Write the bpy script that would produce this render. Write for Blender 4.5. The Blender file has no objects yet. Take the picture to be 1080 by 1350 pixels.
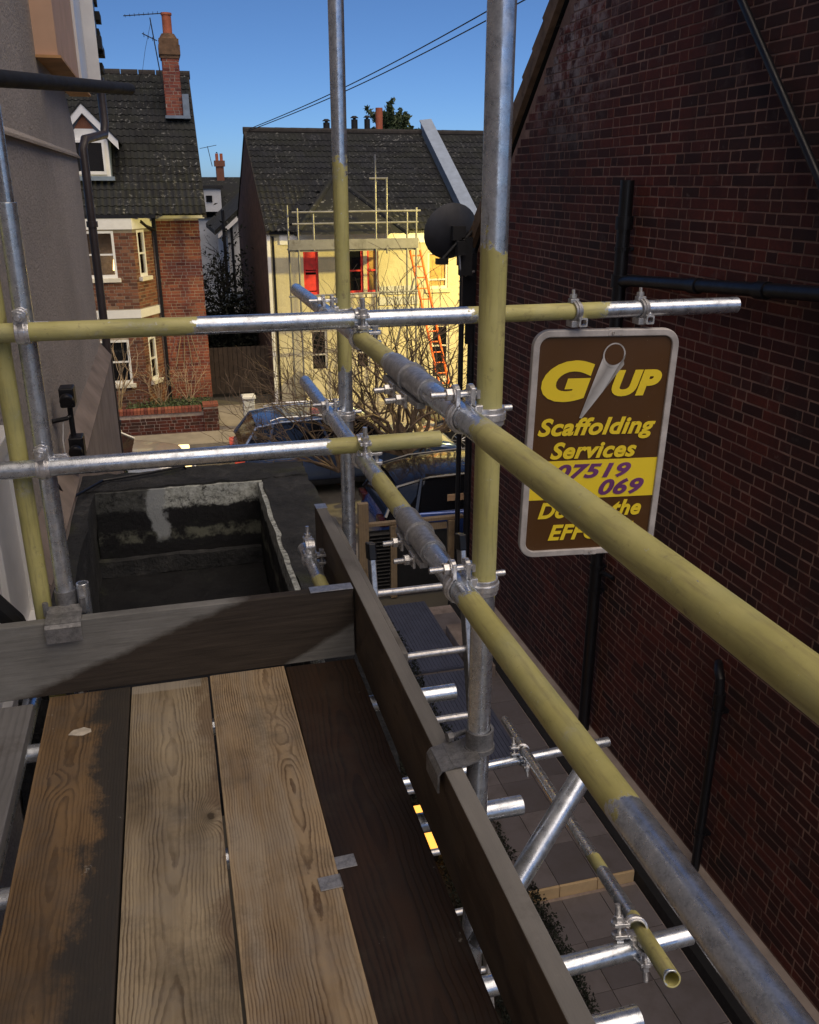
import bpy, bmesh, math, random
from mathutils import Vector, Matrix
from mathutils import noise as mnoise
random.seed(7)
R = math.radians
S = bpy.context.scene
C = S.collection
H = 5.5                                   # eye height above the street

# ------------------------------------------------------------ camera
cam_d = bpy.data.cameras.new('camera'); cam = bpy.data.objects.new('camera', cam_d); C.objects.link(cam)
cam_d.sensor_fit = 'HORIZONTAL'; cam_d.sensor_width = 36.0; cam_d.lens = 36.0*1160/1080
cam_d.clip_start = 0.05; cam_d.clip_end = 2000
cam.location = (0, 0, H)
cam.rotation_euler = (R(90)-math.atan(434/1160), 0, -R(15.05))
S.camera = cam

# ------------------------------------------------------------ sky, sun, exposure
SUN_EL, SUN_ROT = 20.0, 200.0
W = bpy.data.worlds.new('World'); S.world = W; W.use_nodes = True
nt = W.node_tree; nt.nodes.clear()
sky = nt.nodes.new('ShaderNodeTexSky'); sky.sky_type = 'NISHITA'; sky.sun_disc = False
sky.sun_elevation = R(SUN_EL); sky.sun_rotation = R(SUN_ROT)
sky.air_density = 0.5; sky.dust_density = 0.4; sky.ozone_density = 5.6
bg = nt.nodes.new('ShaderNodeBackground'); bg.inputs['Strength'].default_value = 0.05
wo = nt.nodes.new('ShaderNodeOutputWorld')
nt.links.new(sky.outputs[0], bg.inputs[0]); nt.links.new(bg.outputs[0], wo.inputs[0])
sd = bpy.data.lights.new('sun', 'SUN'); sd.energy = 1.55; sd.angle = R(70); sd.color = (1, .83, .66)
so = bpy.data.objects.new('sun', sd); C.objects.link(so)
_d = Vector((.12, -.50, .86))
so.rotation_euler = _d.to_track_quat('Z', 'Y').to_euler()
S.view_settings.view_transform = 'Standard'; S.view_settings.look = 'None'
S.view_settings.gamma = 1; S.view_settings.use_curve_mapping = False
S.view_settings.exposure = 0.82

# ------------------------------------------------------------ helpers
def tag(o, label=None, cat=None, group=None, kind=None):
    if label: o['label'] = label
    if cat: o['category'] = cat
    if group: o['group'] = group
    if kind: o['kind'] = kind
    return o
def thing(name, label, cat, loc=(0, 0, 0), rz=0, group=None):
    o = bpy.data.objects.new(name, None); C.objects.link(o); o.location = loc; o.rotation_euler = (0, 0, rz)
    o.empty_display_size = .1
    return tag(o, label, cat, group)
def link(name, me, parent=None, loc=(0, 0, 0), rot=None):
    o = bpy.data.objects.new(name, me); C.objects.link(o)
    if parent is not None: o.parent = parent
    o.location = loc
    if rot is not None: o.rotation_euler = rot
    return o
class MB:
    def __init__(s): s.v = []; s.f = []; s.m = []
    def add(s, vs, fs, mi=0):
        n = len(s.v); s.v += [tuple(v) for v in vs]; s.f += [tuple(n+i for i in f) for f in fs]; s.m += [mi]*len(fs)
        return s
    def box(s, a, b, mi=0, M=None):
        x0, y0, z0 = a; x1, y1, z1 = b
        vs = [Vector(p) for p in ((x0,y0,z0),(x1,y0,z0),(x1,y1,z0),(x0,y1,z0),(x0,y0,z1),(x1,y0,z1),(x1,y1,z1),(x0,y1,z1))]
        if M is not None: vs = [M @ v for v in vs]
        return s.add(vs, [(0,3,2,1),(4,5,6,7),(0,1,5,4),(1,2,6,5),(2,3,7,6),(3,0,4,7)], mi)
    def hexa(s, p, mi=0):                    # 4 bottom, 4 top
        return s.add(p, [(0,3,2,1),(4,5,6,7),(0,1,5,4),(1,2,6,5),(2,3,7,6),(3,0,4,7)], mi)
    def prism(s, poly, d, mi=0):             # poly: 3D points, extruded by vector d
        n = len(poly); d = Vector(d)
        vs = [Vector(p) for p in poly] + [Vector(p)+d for p in poly]
        return s.add(vs, [tuple(range(n-1, -1, -1)), tuple(range(n, 2*n))] + [(i, (i+1) % n, n+(i+1) % n, n+i) for i in range(n)], mi)
    def cyl(s, p0, p1, r0, r1=None, seg=12, cap=True, mi=0):
        if r1 is None: r1 = r0
        p0 = Vector(p0); p1 = Vector(p1); a = (p1-p0)
        if a.length < 1e-7: return s
        a.normalize(); u = a.orthogonal().normalized(); w = a.cross(u)
        vs = []
        for p, r in ((p0, r0), (p1, r1)):
            for k in range(seg):
                t = 2*math.pi*k/seg; vs.append(p + (u*math.cos(t)+w*math.sin(t))*r)
        fs = [(k, (k+1) % seg, seg+(k+1) % seg, seg+k) for k in range(seg)]
        if cap: fs += [tuple(range(seg-1, -1, -1)), tuple(range(seg, 2*seg))]
        return s.add(vs, fs, mi)
    def path(s, pts, r, seg=8, mi=0):
        pts = [Vector(p) for p in pts]
        rr = r if isinstance(r, (list, tuple)) else [r]*len(pts)
        n0 = len(s.v); u = None
        for i, p in enumerate(pts):
            a = (pts[min(i+1, len(pts)-1)] - pts[max(i-1, 0)]).normalized()
            u = a.orthogonal().normalized() if u is None else (u - a*u.dot(a)).normalized()
            w = a.cross(u)
            for k in range(seg):
                t = 2*math.pi*k/seg; s.v.append(tuple(p + (u*math.cos(t)+w*math.sin(t))*rr[i]))
        for i in range(len(pts)-1):
            for k in range(seg):
                s.f.append((n0+i*seg+k, n0+i*seg+(k+1) % seg, n0+(i+1)*seg+(k+1) % seg, n0+(i+1)*seg+k)); s.m.append(mi)
        s.f.append(tuple(n0+k for k in range(seg-1, -1, -1))); s.m.append(mi)
        e = n0+(len(pts)-1)*seg; s.f.append(tuple(e+k for k in range(seg))); s.m.append(mi)
        return s
    def ring(s, c, ax, ri, ro, w, seg=24, t0=0, t1=2*math.pi, u=None, mi=0):
        c = Vector(c); ax = Vector(ax).normalized(); u = Vector(u) if u is not None else ax.orthogonal().normalized(); q = ax.cross(u)
        n = seg; full = abs(t1-t0-2*math.pi) < 1e-6; cnt = n if full else n+1; vs = []
        for k in range(cnt):
            t = t0+(t1-t0)*k/n; d = u*math.cos(t)+q*math.sin(t)
            vs += [c+d*ri-ax*w/2, c+d*ro-ax*w/2, c+d*ro+ax*w/2, c+d*ri+ax*w/2]
        fs = []
        for k in range(n):
            a = 4*k; b = 4*((k+1) % cnt)
            for j in range(4): fs.append((a+j, a+(j+1) % 4, b+(j+1) % 4, b+j))
        if not full: fs += [(0, 1, 2, 3), (4*n+3, 4*n+2, 4*n+1, 4*n)]
        return s.add(vs, fs, mi)
    def mesh(s, name, mat, smooth=False, off=(0, 0, 0), bevel=0):
        me = bpy.data.meshes.new(name); o = Vector(off)
        me.from_pydata([tuple(Vector(v)-o) for v in s.v], [], s.f)
        for mm in (mat if isinstance(mat, (list, tuple)) else [mat]): me.materials.append(mm)
        if isinstance(mat, (list, tuple)): me.polygons.foreach_set('material_index', s.m)
        bm = bmesh.new(); bm.from_mesh(me)
        if bevel:
            bmesh.ops.bevel(bm, geom=[e for e in bm.edges if len(e.link_faces) == 2 and e.calc_face_angle(0) > .5], offset=bevel, segments=2, affect='EDGES', profile=.5)
        bmesh.ops.recalc_face_normals(bm, faces=bm.faces)
        bm.to_mesh(me); bm.free()
        if smooth:
            me.shade_smooth()
            try: me.set_sharp_from_angle(angle=R(38))
            except Exception: pass
        me.update(); return me
    def build(s, name, mat, parent=None, smooth=False, bevel=0, loc=None):
        """verts are in world space (things are not rotated unless their parts are given locally)"""
        off = Vector((0, 0, 0))
        if parent is not None:
            p = parent
            while p is not None: off += Vector(p.location); p = p.parent
        if loc is not None:
            l = Vector(loc) - off
            return link(name, s.mesh(name, mat, smooth, Vector(loc), bevel), parent, l)
        return link(name, s.mesh(name, mat, smooth, off, bevel), parent)

# ------------------------------------------------------------ materials
class N:
    def __init__(s, name):
        s.mat = bpy.data.materials.new(name); s.mat.use_nodes = True; s.t = s.mat.node_tree; s.t.nodes.clear()
        s.out = s.t.nodes.new('ShaderNodeOutputMaterial'); s.b = s.t.nodes.new('ShaderNodeBsdfPrincipled')
        s.t.links.new(s.b.outputs[0], s.out.inputs[0]); s.co = None
    def n(s, ty, **k):
        nd = s.t.nodes.new(ty)
        for a, v in k.items(): setattr(nd, a, v)
        return nd
    def L(s, a, b): s.t.links.new(a, b)
    def val(s, sock, v):
        if hasattr(v, 'is_linked') or hasattr(v, 'links'): s.L(v, sock)
        else: sock.default_value = v
    def coord(s, which='Object', scale=(1, 1, 1), rot=(0, 0, 0), loc=(0, 0, 0)):
        if which == 'World': c = s.n('ShaderNodeNewGeometry').outputs['Position']
        else: c = s.n('ShaderNodeTexCoord').outputs[which]
        m = s.n('ShaderNodeMapping'); s.L(c, m.inputs[0]); m.inputs['Scale'].default_value = scale; m.inputs['Rotation'].default_value = rot; m.inputs['Location'].default_value = loc
        return m.outputs[0]
    def noise(s, co, scale=5, detail=4, rough=.55, dist=0, dim='3D'):
        t = s.n('ShaderNodeTexNoise'); s.L(co, t.inputs['Vector']); t.inputs['Scale'].default_value = scale; t.inputs['Detail'].default_value = detail
        t.inputs['Roughness'].default_value = rough; t.inputs['Distortion'].default_value = dist; return t.outputs['Fac']
    def vor(s, co, scale=5, feature='F1', out='Distance', rand=1):
        t = s.n('ShaderNodeTexVoronoi', feature=feature); s.L(co, t.inputs['Vector']); t.inputs['Scale'].default_value = scale; t.inputs['Randomness'].default_value = rand; return t.outputs[out]
    def ramp(s, f, pts):
        r = s.n('ShaderNodeValToRGB'); s.val(r.inputs[0], f); e = r.color_ramp.elements
        while len(e) < len(pts): e.new(.5)
        for i, (p, c) in enumerate(pts):
            e[i].position = p; e[i].color = (*c, 1) if isinstance(c, (tuple, list)) else (c, c, c, 1)
        return r.outputs[0]
    def math(s, op, a, b=0, c=0):
        m = s.n('ShaderNodeMath', operation=op); s.val(m.inputs[0], a); s.val(m.inputs[1], b)
        if op in ('MULTIPLY_ADD', 'COMPARE', 'SMOOTH_MIN'): s.val(m.inputs[2], c)
        return m.outputs[0]
    def mr(s, f, a, b, c=0, d=1):
        m = s.n('ShaderNodeMapRange'); s.val(m.inputs[0], f); m.inputs[1].default_value = a; m.inputs[2].default_value = b; m.inputs[3].default_value = c; m.inputs[4].default_value = d; return m.outputs[0]
    def mix(s, f, a, b, blend='MIX'):
        m = s.n('ShaderNodeMix', data_type='RGBA', blend_type=blend); s.val(m.inputs[0], f)
        for i, v in ((6, a), (7, b)):
            if isinstance(v, (tuple, list)): m.inputs[i].default_value = (*v, 1) if len(v) == 3 else v
            else: s.L(v, m.inputs[i])
        return m.outputs[2]
    def bump(s, h, st=.3, dist=.01):
        b = s.n('ShaderNodeBump'); s.L(h, b.inputs['Height']); b.inputs['Strength'].default_value = st; b.inputs['Distance'].default_value = dist; s.L(b.outputs[0], s.b.inputs['Normal'])
    def set(s, col=None, rough=None, metal=None, **k):
        if col is not None:
            if isinstance(col, (tuple, list)): s.b.inputs['Base Color'].default_value = (*col, 1)
            else: s.L(col, s.b.inputs['Base Color'])
        if rough is not None: s.val(s.b.inputs['Roughness'], rough)
        if metal is not None: s.val(s.b.inputs['Metallic'], metal)
        for a, v in k.items(): s.val(s.b.inputs[a], v)
        return s.mat

def simple(name, col, rough=.6, metal=0, var=.25, sc=6, bump=0, which='Object', spec=None):
    m = N(name); co = m.coord(which)
    f = m.noise(co, sc, 5)
    d = tuple(c*(1-var) for c in col); l = tuple(min(1, c*(1+var)) for c in col)
    m.set(m.ramp(f, [(.3, d), (.7, l)]), m.mr(m.noise(co, sc*3, 3), .3, .7, max(0, rough-.08), min(1, rough+.08)), metal)
    if bump: m.bump(m.noise(co, sc*8, 4), bump, .005)
    if spec is not None: m.b.inputs['Specular IOR Level'].default_value = spec
    return m.mat

def rnd(m):     # random per object + per island
    o = m.n('ShaderNodeObjectInfo').outputs['Random']; g = m.n('ShaderNodeNewGeometry').outputs['Random Per Island']
    return m.math('FRACT', m.math('ADD', o, g))

def brick_mat(name, dark, mid, light, odd, grime=.5, salts=None):
    m = N(name); w = m.coord('World'); r = rnd(m)
    c = m.ramp(r, [(0, dark), (.35, mid), (.75, light), (.93, light), (1, odd)])
    c = m.mix(m.mr(m.noise(w, 40, 4), .35, .75, 0, .45), c, tuple(x*.45 for x in mid))
    g = m.mr(m.noise(w, .55, 6, .68), .40, .60, 0, grime)
    c = m.mix(g, c, (.014, .009, .008))
    c = m.mix(m.mr(m.noise(w, 3.2, 5, .7), .60, .74, 0, .4), c, (.16, .12, .11))
    c = m.mix(m.mr(m.noise(w, 9, 6, .7), .62, .74, 0, .35), c, (.30, .24, .22))
    if salts:
        q = m.n('ShaderNodeVectorMath', operation='DISTANCE'); m.L(w, q.inputs[0]); q.inputs[1].default_value = salts[0]
        e = m.math('MULTIPLY', m.mr(q.outputs['Value'], salts[1], 0, 0, 1), m.mr(m.noise(w, 6, 5, .7), .45, .6))
        c = m.mix(m.math('MULTIPLY', e, .7), c, (.5, .45, .43))
    m.bump(m.noise(w, 120, 5, .7), .45, .004)
    return m.set(c, .85)
M = {}
M['brick_dark'] = brick_mat('dark red brick', (.038, .008, .005), (.092, .015, .008), (.14, .024, .012), (.085, .026, .018), .7, ((3.6, 8.2, 6.9), 1.3))
M['brick_house'] = brick_mat('russet brick', (.09, .035, .024), (.18, .065, .04), (.28, .11, .06), (.28, .17, .11), .35)
M['brick_wing'] = brick_mat('red orange brick', (.15, .035, .026), (.26, .065, .042), (.36, .11, .062), (.2, .07, .055), .35)
def mortar_mat(name, col):
    m = N(name); w = m.coord('World'); f = m.noise(w, 14, 6, .7)
    c = m.ramp(f, [(.3, tuple(x*.6 for x in col)), (.6, col)])
    c = m.mix(m.mr(m.noise(w, .8, 4), .45, .65, 0, .6), c, tuple(x*.3 for x in col))
    m.bump(m.noise(w, 150, 4), .5, .003); return m.set(c, .95)
M['mortar'] = mortar_mat('weathered lime mortar', (.40, .33, .30)); M['mortar_wall'] = mortar_mat('pale pointing', (.33, .20, .15)); M['mortar_light'] = mortar_mat('sandy mortar', (.44, .38, .30))

def tile_mat(name, base, lichen=.6):
    m = N(name); w = m.coord('World'); r = rnd(m)
    c = m.ramp(r, [(0, tuple(x*.6 for x in base)), (.5, base), (1, tuple(x*1.5 for x in base))])
    c = m.mix(m.mr(m.noise(w, 2.0, 4), .4, .7, 0, .5), c, (.022, .025, .014))
    s = m.mr(m.noise(w, 11, 3, .6), .60, .67, 0, lichen)
    s = m.math('MULTIPLY', s, m.mr(m.noise(w, 1.1, 3), .38, .6))
    c = m.mix(s, c, (.28, .28, .26))
    m.bump(m.noise(w, 60, 4), .4, .006); return m.set(c, .9)
M['tile'] = tile_mat('mossy concrete roof tile', (.012, .013, .014)); M['tile2'] = tile_mat('lichen spotted slate grey tile', (.013, .014, .016), .6)
M['ridge'] = simple('ridge tile clay', (.035, .03, .026), .9, bump=.3)

def tube_mat(name):
    m = N(name); tc = m.n('ShaderNodeTexCoord'); sp = m.n('ShaderNodeSeparateXYZ'); m.L(tc.outputs['Object'], sp.inputs[0]); z = sp.outputs['Z']
    oi = m.n('ShaderNodeObjectInfo'); add = m.n('ShaderNodeVectorMath', operation='ADD'); m.L(tc.outputs['Object'], add.inputs[0])
    cm = m.n('ShaderNodeCombineXYZ'); m.L(m.math('MULTIPLY', oi.outputs['Random'], 37), cm.inputs[2]); m.L(cm.outputs[0], add.inputs[1]); co = add.outputs[0]
    def attr(nm): return m.n('ShaderNodeAttribute', attribute_type='OBJECT', attribute_name=nm).outputs['Fac']
    e = m.math('ADD', m.math('MULTIPLY_ADD', m.noise(co, 30, 7, .75), .16, -.08), m.math('MULTIPLY_ADD', m.noise(co, 11, 3, .6), .16, -.08))
    zz = m.math('ADD', z, e)
    def inside(a, b):
        x = m.mr(m.math('SUBTRACT', zz, attr(a)), -.004, .004); y = m.mr(m.math('SUBTRACT', attr(b), zz), -.004, .004)
        return m.math('MULTIPLY', x, y)
    mask = m.math('MAXIMUM', inside('pa', 'pb'), inside('pc', 'pd'))
    str_ = m.n('ShaderNodeMapping'); m.L(co, str_.inputs[0]); str_.inputs['Scale'].default_value = (1, 1, .10)
    st = m.noise(str_.outputs[0], 90, 5, .65); chips = m.math('MAXIMUM', m.mr(m.noise(co, 44, 8, .8), .64, .665), m.mr(m.noise(str_.outputs[0], 150, 4, .7), .74, .76))
    mask = m.math('MULTIPLY', mask, m.math('SUBTRACT', 1, chips))
    # zinc
    sp_ = m.vor(co, 330, out='Color'); sg = m.n('ShaderNodeSeparateColor'); m.L(sp_, sg.inputs[0])
    zc = m.ramp(m.math('ADD', m.math('MULTIPLY', sg.outputs[0], .10), m.math('MULTIPLY', m.noise(co, 38, 7, .72), .95)), [(.30, (.34, .38, .43)), (.5, (.62, .67, .74)), (.75, (.84, .88, .94))])
    zc = m.mix(m.mr(st, .62, .72, 0, .55), zc, (.12, .12, .125))
    rust = m.mr(m.noise(co, 9, 6, .75), .64, .74, 0, .28)
    zc = m.mix(rust, zc, (.22, .13, .07))
    # old yellow paint
    pc = m.ramp(m.noise(co, 7, 5, .6), [(.25, (.37, .345, .12)), (.5, (.50, .465, .175)), (.8, (.60, .56, .25))])
    pc = m.mix(m.mr(st, .50, .72, 0, .6), pc, (.24, .20, .10)); pc = m.mix(m.mr(m.noise(co, 4.5, 4, .6), .48, .68, 0, .45), pc, (.30, .33, .20))
    pc = m.mix(m.mr(m.noise(co, 24, 7, .78), .58, .68, 0, .6), pc, (.17, .13, .08)); pc = m.mix(m.mr(m.noise(co, 9, 7, .8), .60, .70, 0, .6), pc, (.45, .44, .40))
    col = m.mix(mask, zc, pc)
    ro = m.mix(mask, m.mr(m.noise(co, 35, 4), .3, .7, .19, .40), m.mr(m.noise(co, 12, 4), .3, .7, .42, .62))
    h = m.math('ADD', m.math('MULTIPLY', m.noise(co, 60, 5, .65), .6), m.math('MULTIPLY', mask, .5))
    m.bump(h, .12, .002)
    return m.set(col, ro, m.mr(m.math('ADD', m.math('MULTIPLY', mask, 1.0), m.math('MULTIPLY', rust, .6)), 0, 1, .86, 0))
M['tube'] = tube_mat('galvanised tube with old yellow paint')
def galv(name, base=.5, rough=.38):
    m = N(name); co = m.coord(); sg = m.n('ShaderNodeSeparateColor'); m.L(m.vor(co, 360, out='Color'), sg.inputs[0])
    f = m.math('ADD', m.math('MULTIPLY', sg.outputs[0], .12), m.math('MULTIPLY', m.noise(co, 55, 6, .7), .95))
    c = m.ramp(f, [(.25, (base*.4, base*.42, base*.45)), (.55, (base, base, base*1.02)), (.85, (base*1.5,)*3)])
    c = m.mix(m.mr(m.noise(co, 18, 6, .8), .62, .75, 0, .5), c, (.20, .12, .07))
    m.bump(m.noise(co, 90, 5), .3, .001); return m.set(c, rough, .68)
M['galv'] = galv('zinc plated coupler steel', .72, .26); M['galv_dull'] = galv('dull galvanised plate', .45, .42); M['bolt'] = galv('bright bolt steel', .62, .25)
M['alu'] = galv('worn aluminium', .55, .32)
M['black'] = simple('black plastic pipe', (.006, .006, .008), .42, bump=.1); M['black_matt'] = simple('matt black', (.012, .012, .013), .7)
M['brown_pipe'] = simple('brown downpipe paint', (.055, .045, .045), .42)
M['white'] = simple('white gloss paint', (.78, .78, .77), .4, var=.06); M['cream_sill'] = simple('cream painted sill', (.72, .68, .58), .6, var=.12)
M['lead'] = simple('lead flashing', (.20, .25, .31), .5, .1, var=.2, bump=.2)
M['peach'] = simple('unpainted timber soffit', (.62, .40, .27), .75, var=.12, sc=3); M['ply'] = simple('orange plywood soffit', (.55, .30, .12), .7, var=.25, sc=4)
M['soil'] = simple('dark soil', (.03, .024, .018), .95, var=.5, sc=12, bump=.6); M['terracotta'] = simple('terracotta', (.42, .12, .06), .8, var=.25)
M['bark'] = simple('bark', (.15, .105, .07), .85, var=.4, sc=14, bump=.4); M['bark_dark'] = simple('dark bark', (.03, .026, .023), .9, var=.4)
M['leaf'] = simple('dark evergreen leaf', (.055, .080, .030), .6, var=.5, sc=9); M['leaf_dark'] = simple('near black hedge leaf', (.008, .012, .006), .7, var=.6, sc=9)
M['ladder_orange'] = simple('orange fibreglass', (.85, .17, .03), .5, var=.15); M['rubber'] = simple('tyre rubber', (.012, .012, .012), .8)
M['chrome'] = galv('wheel alloy', .55, .28)

def glass_mat(name, col=(.008, .009, .012), rough=.05):
    m = N(name); m.set(col, rough); m.b.inputs['Specular IOR Level'].default_value = .5; return m.mat
M['pane'] = glass_mat('dark window glass')
def clear_mat():
    m = N('thin clear glass'); tr = m.n('ShaderNodeBsdfTransparent'); gl = m.n('ShaderNodeBsdfGlossy'); gl.inputs['Roughness'].default_value = .03
    fr = m.n('ShaderNodeFresnel'); fr.inputs[0].default_value = 1.5; mx = m.n('ShaderNodeMixShader')
    m.L(fr.outputs[0], mx.inputs[0]); m.L(tr.outputs[0], mx.inputs[1]); m.L(gl.outputs[0], mx.inputs[2]); m.L(mx.outputs[0], m.out.inputs[0]); return m.mat
M['clear'] = clear_mat()
def emis(name, col, st):
    m = N(name); m.set((.2, .15, .1), .5); m.b.inputs['Emission Color'].default_value = (*col, 1); m.b.inputs['Emission Strength'].default_value = st; return m.mat
M['lamp_glow'] = emis('glowing lamp shade', (1, .62, .22), 3.0); M['lantern'] = emis('lit lantern', (1, .8, .35), 12); M['headlight'] = emis('lit headlight', (1, .72, .30), 1.6); M['tail'] = emis('lit tail lamp', (1, .05, .02), .25)

def render_mat(name, base, streak=.4, speck=200):
    m = N(name); w = m.coord('World'); v = m.coord('World', (1, 1, .12))
    c = m.ramp(m.noise(v, .9, 4, .5), [(.3, tuple(x*(1-streak*.6) for x in base)), (.7, base)])
    c = m.mix(m.mr(m.noise(w, speck, 4, .75), .38, .66, 0, .7), c, tuple(x*.42 for x in base))
    c = m.mix(m.mr(m.noise(w, .7, 5, .6), .48, .68, 0, .45), c, tuple(x*.45 for x in base))
    m.bump(m.math('ADD', m.noise(w, speck, 3, .6), m.math('MULTIPLY', m.noise(w, 7, 5, .6), 1.5)), .9, .012); return m.set(c, .95)
M['render'] = render_mat('pebbledash render', (.66, .59, .53), .35, 75); M['yellow_wall'] = render_mat('cream painted brickwork', (.80, .73, .50), .06, 60)
M['white_wall'] = render_mat('white painted render', (.70, .72, .74), .08, 60)
M['asphalt'] = simple('street asphalt', (.10, .09, .075), .85, var=.3, sc=3, bump=.5, which='Object'); M['paving'] = simple('pavement slabs', (.26, .23, .19), .85, var=.2, sc=3, bump=.3)
M['ground'] = simple('earth ground', (.10, .09, .07), .95, var=.3, sc=.4)
def tile_floor():
    m = N('grey path tile'); w = m.coord('World'); r = rnd(m)
    c = m.ramp(r, [(0, (.12, .108, .115)), (1, (.19, .17, .175))]); c = m.mix(m.mr(m.noise(w, 5, 6, .7), .45, .7, 0, .6), c, (.10, .085, .075))
    m.bump(m.noise(w, 40, 4), .2, .003); return m.set(c, .55)
M['path_tile'] = tile_floor(); M['riser'] = simple('cream riser tile', (.62, .45, .25), .6, var=.15)
M['kerb'] = simple('concrete plinth', (.26, .21, .18), .85, var=.3, sc=4, bump=.4); M['kerb_light'] = simple('pale concrete plinth', (.36, .30, .26), .85, var=.2, sc=4, bump=.4)
M['mat_blue'] = simple('slate blue ribbed rubber', (.075, .085, .13), .6, var=.15)

def concrete_old():
    m = N('mossy stained concrete'); w = m.coord('World'); sp = m.n('ShaderNodeSeparateXYZ'); m.L(w, sp.inputs[0])
    n1 = m.noise(w, 6, 7, .7); n2 = m.noise(w, 26, 6, .75)
    c = m.ramp(n1, [(.3, (.012, .014, .018)), (.55, (.040, .042, .046)), (.75, (.11, .11, .11))])
    c = m.mix(m.mr(n2, .5, .75, 0, .5), c, (.03, .032, .03)); c = m.mix(m.mr(m.noise(w, 3.3, 5), .56, .70, 0, .6), c, (.06, .07, .03))
    c = m.mix(m.mr(m.vor(w, 40), .0, .10, .5, 0), c, (.3, .3, .3))
    m.bump(m.math('ADD', m.noise(w, 45, 8, .75), m.math('MULTIPLY', m.noise(w, 12, 5, .7), 2)), 1.0, .02); return m.set(c, .93)
M['old_concrete'] = concrete_old()
def tar_mat():
    """bitumen painted inside of the trough with worn lime wash bands: Z height and X place are wear marks of its own"""
    m = N('tarred trough lining'); w = m.coord('World'); sp = m.n('ShaderNodeSeparateXYZ'); m.L(w, sp.inputs[0]); X, Z = sp.outputs['X'], sp.outputs['Z']
    wob = m.math('MULTIPLY_ADD', m.noise(w, 5, 6, .7), .16, -.08); wob2 = m.math('MULTIPLY_ADD', m.noise(w, 8, 8, .8), .15, -.075)
    zz = m.math('ADD', Z, wob2); xx = m.math('ADD', X, wob)
    base = m.ramp(m.noise(w, 9, 8, .75), [(.35, (.003, .003, .005)), (.60, (.007, .008, .010)), (.76, (.035, .04, .025))])
    top = m.math('MULTIPLY', m.mr(zz, 3.765, 3.785), m.mr(m.noise(w, 28, 8, .8), .36, .50))
    topw = m.math('MULTIPLY', top, m.mr(xx, -.22, -.14, .16, 1))
    streak = m.math('MULTIPLY', m.mr(m.math('ABSOLUTE', m.math('ADD', xx, .16)), .034, .05, 1, 0), m.mr(zz, 3.57, 3.62))
    low = m.math('MULTIPLY', m.mr(m.math('ABSOLUTE', m.math('SUBTRACT', zz, 3.615)), .025, .04, 1, 0), m.mr(m.noise(w, 9, 6, .7), .42, .58))
    col = m.mix(m.math('MULTIPLY', low, .7), base, (.18, .19, .15)); col = m.mix(m.math('MULTIPLY', topw, .9), col, m.ramp(m.noise(w, 35, 6, .75), [(.35, (.26, .28, .25)), (.6, (.62, .66, .64))])); col = m.mix(m.math('MULTIPLY', streak, .9), col, (.33, .36, .38))
    m.bump(m.noise(w, 30, 8, .75), .8, .01); return m.set(col, m.mr(m.noise(w, 7, 4), .3, .7, .55, .85))
M['tar'] = tar_mat()

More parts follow.
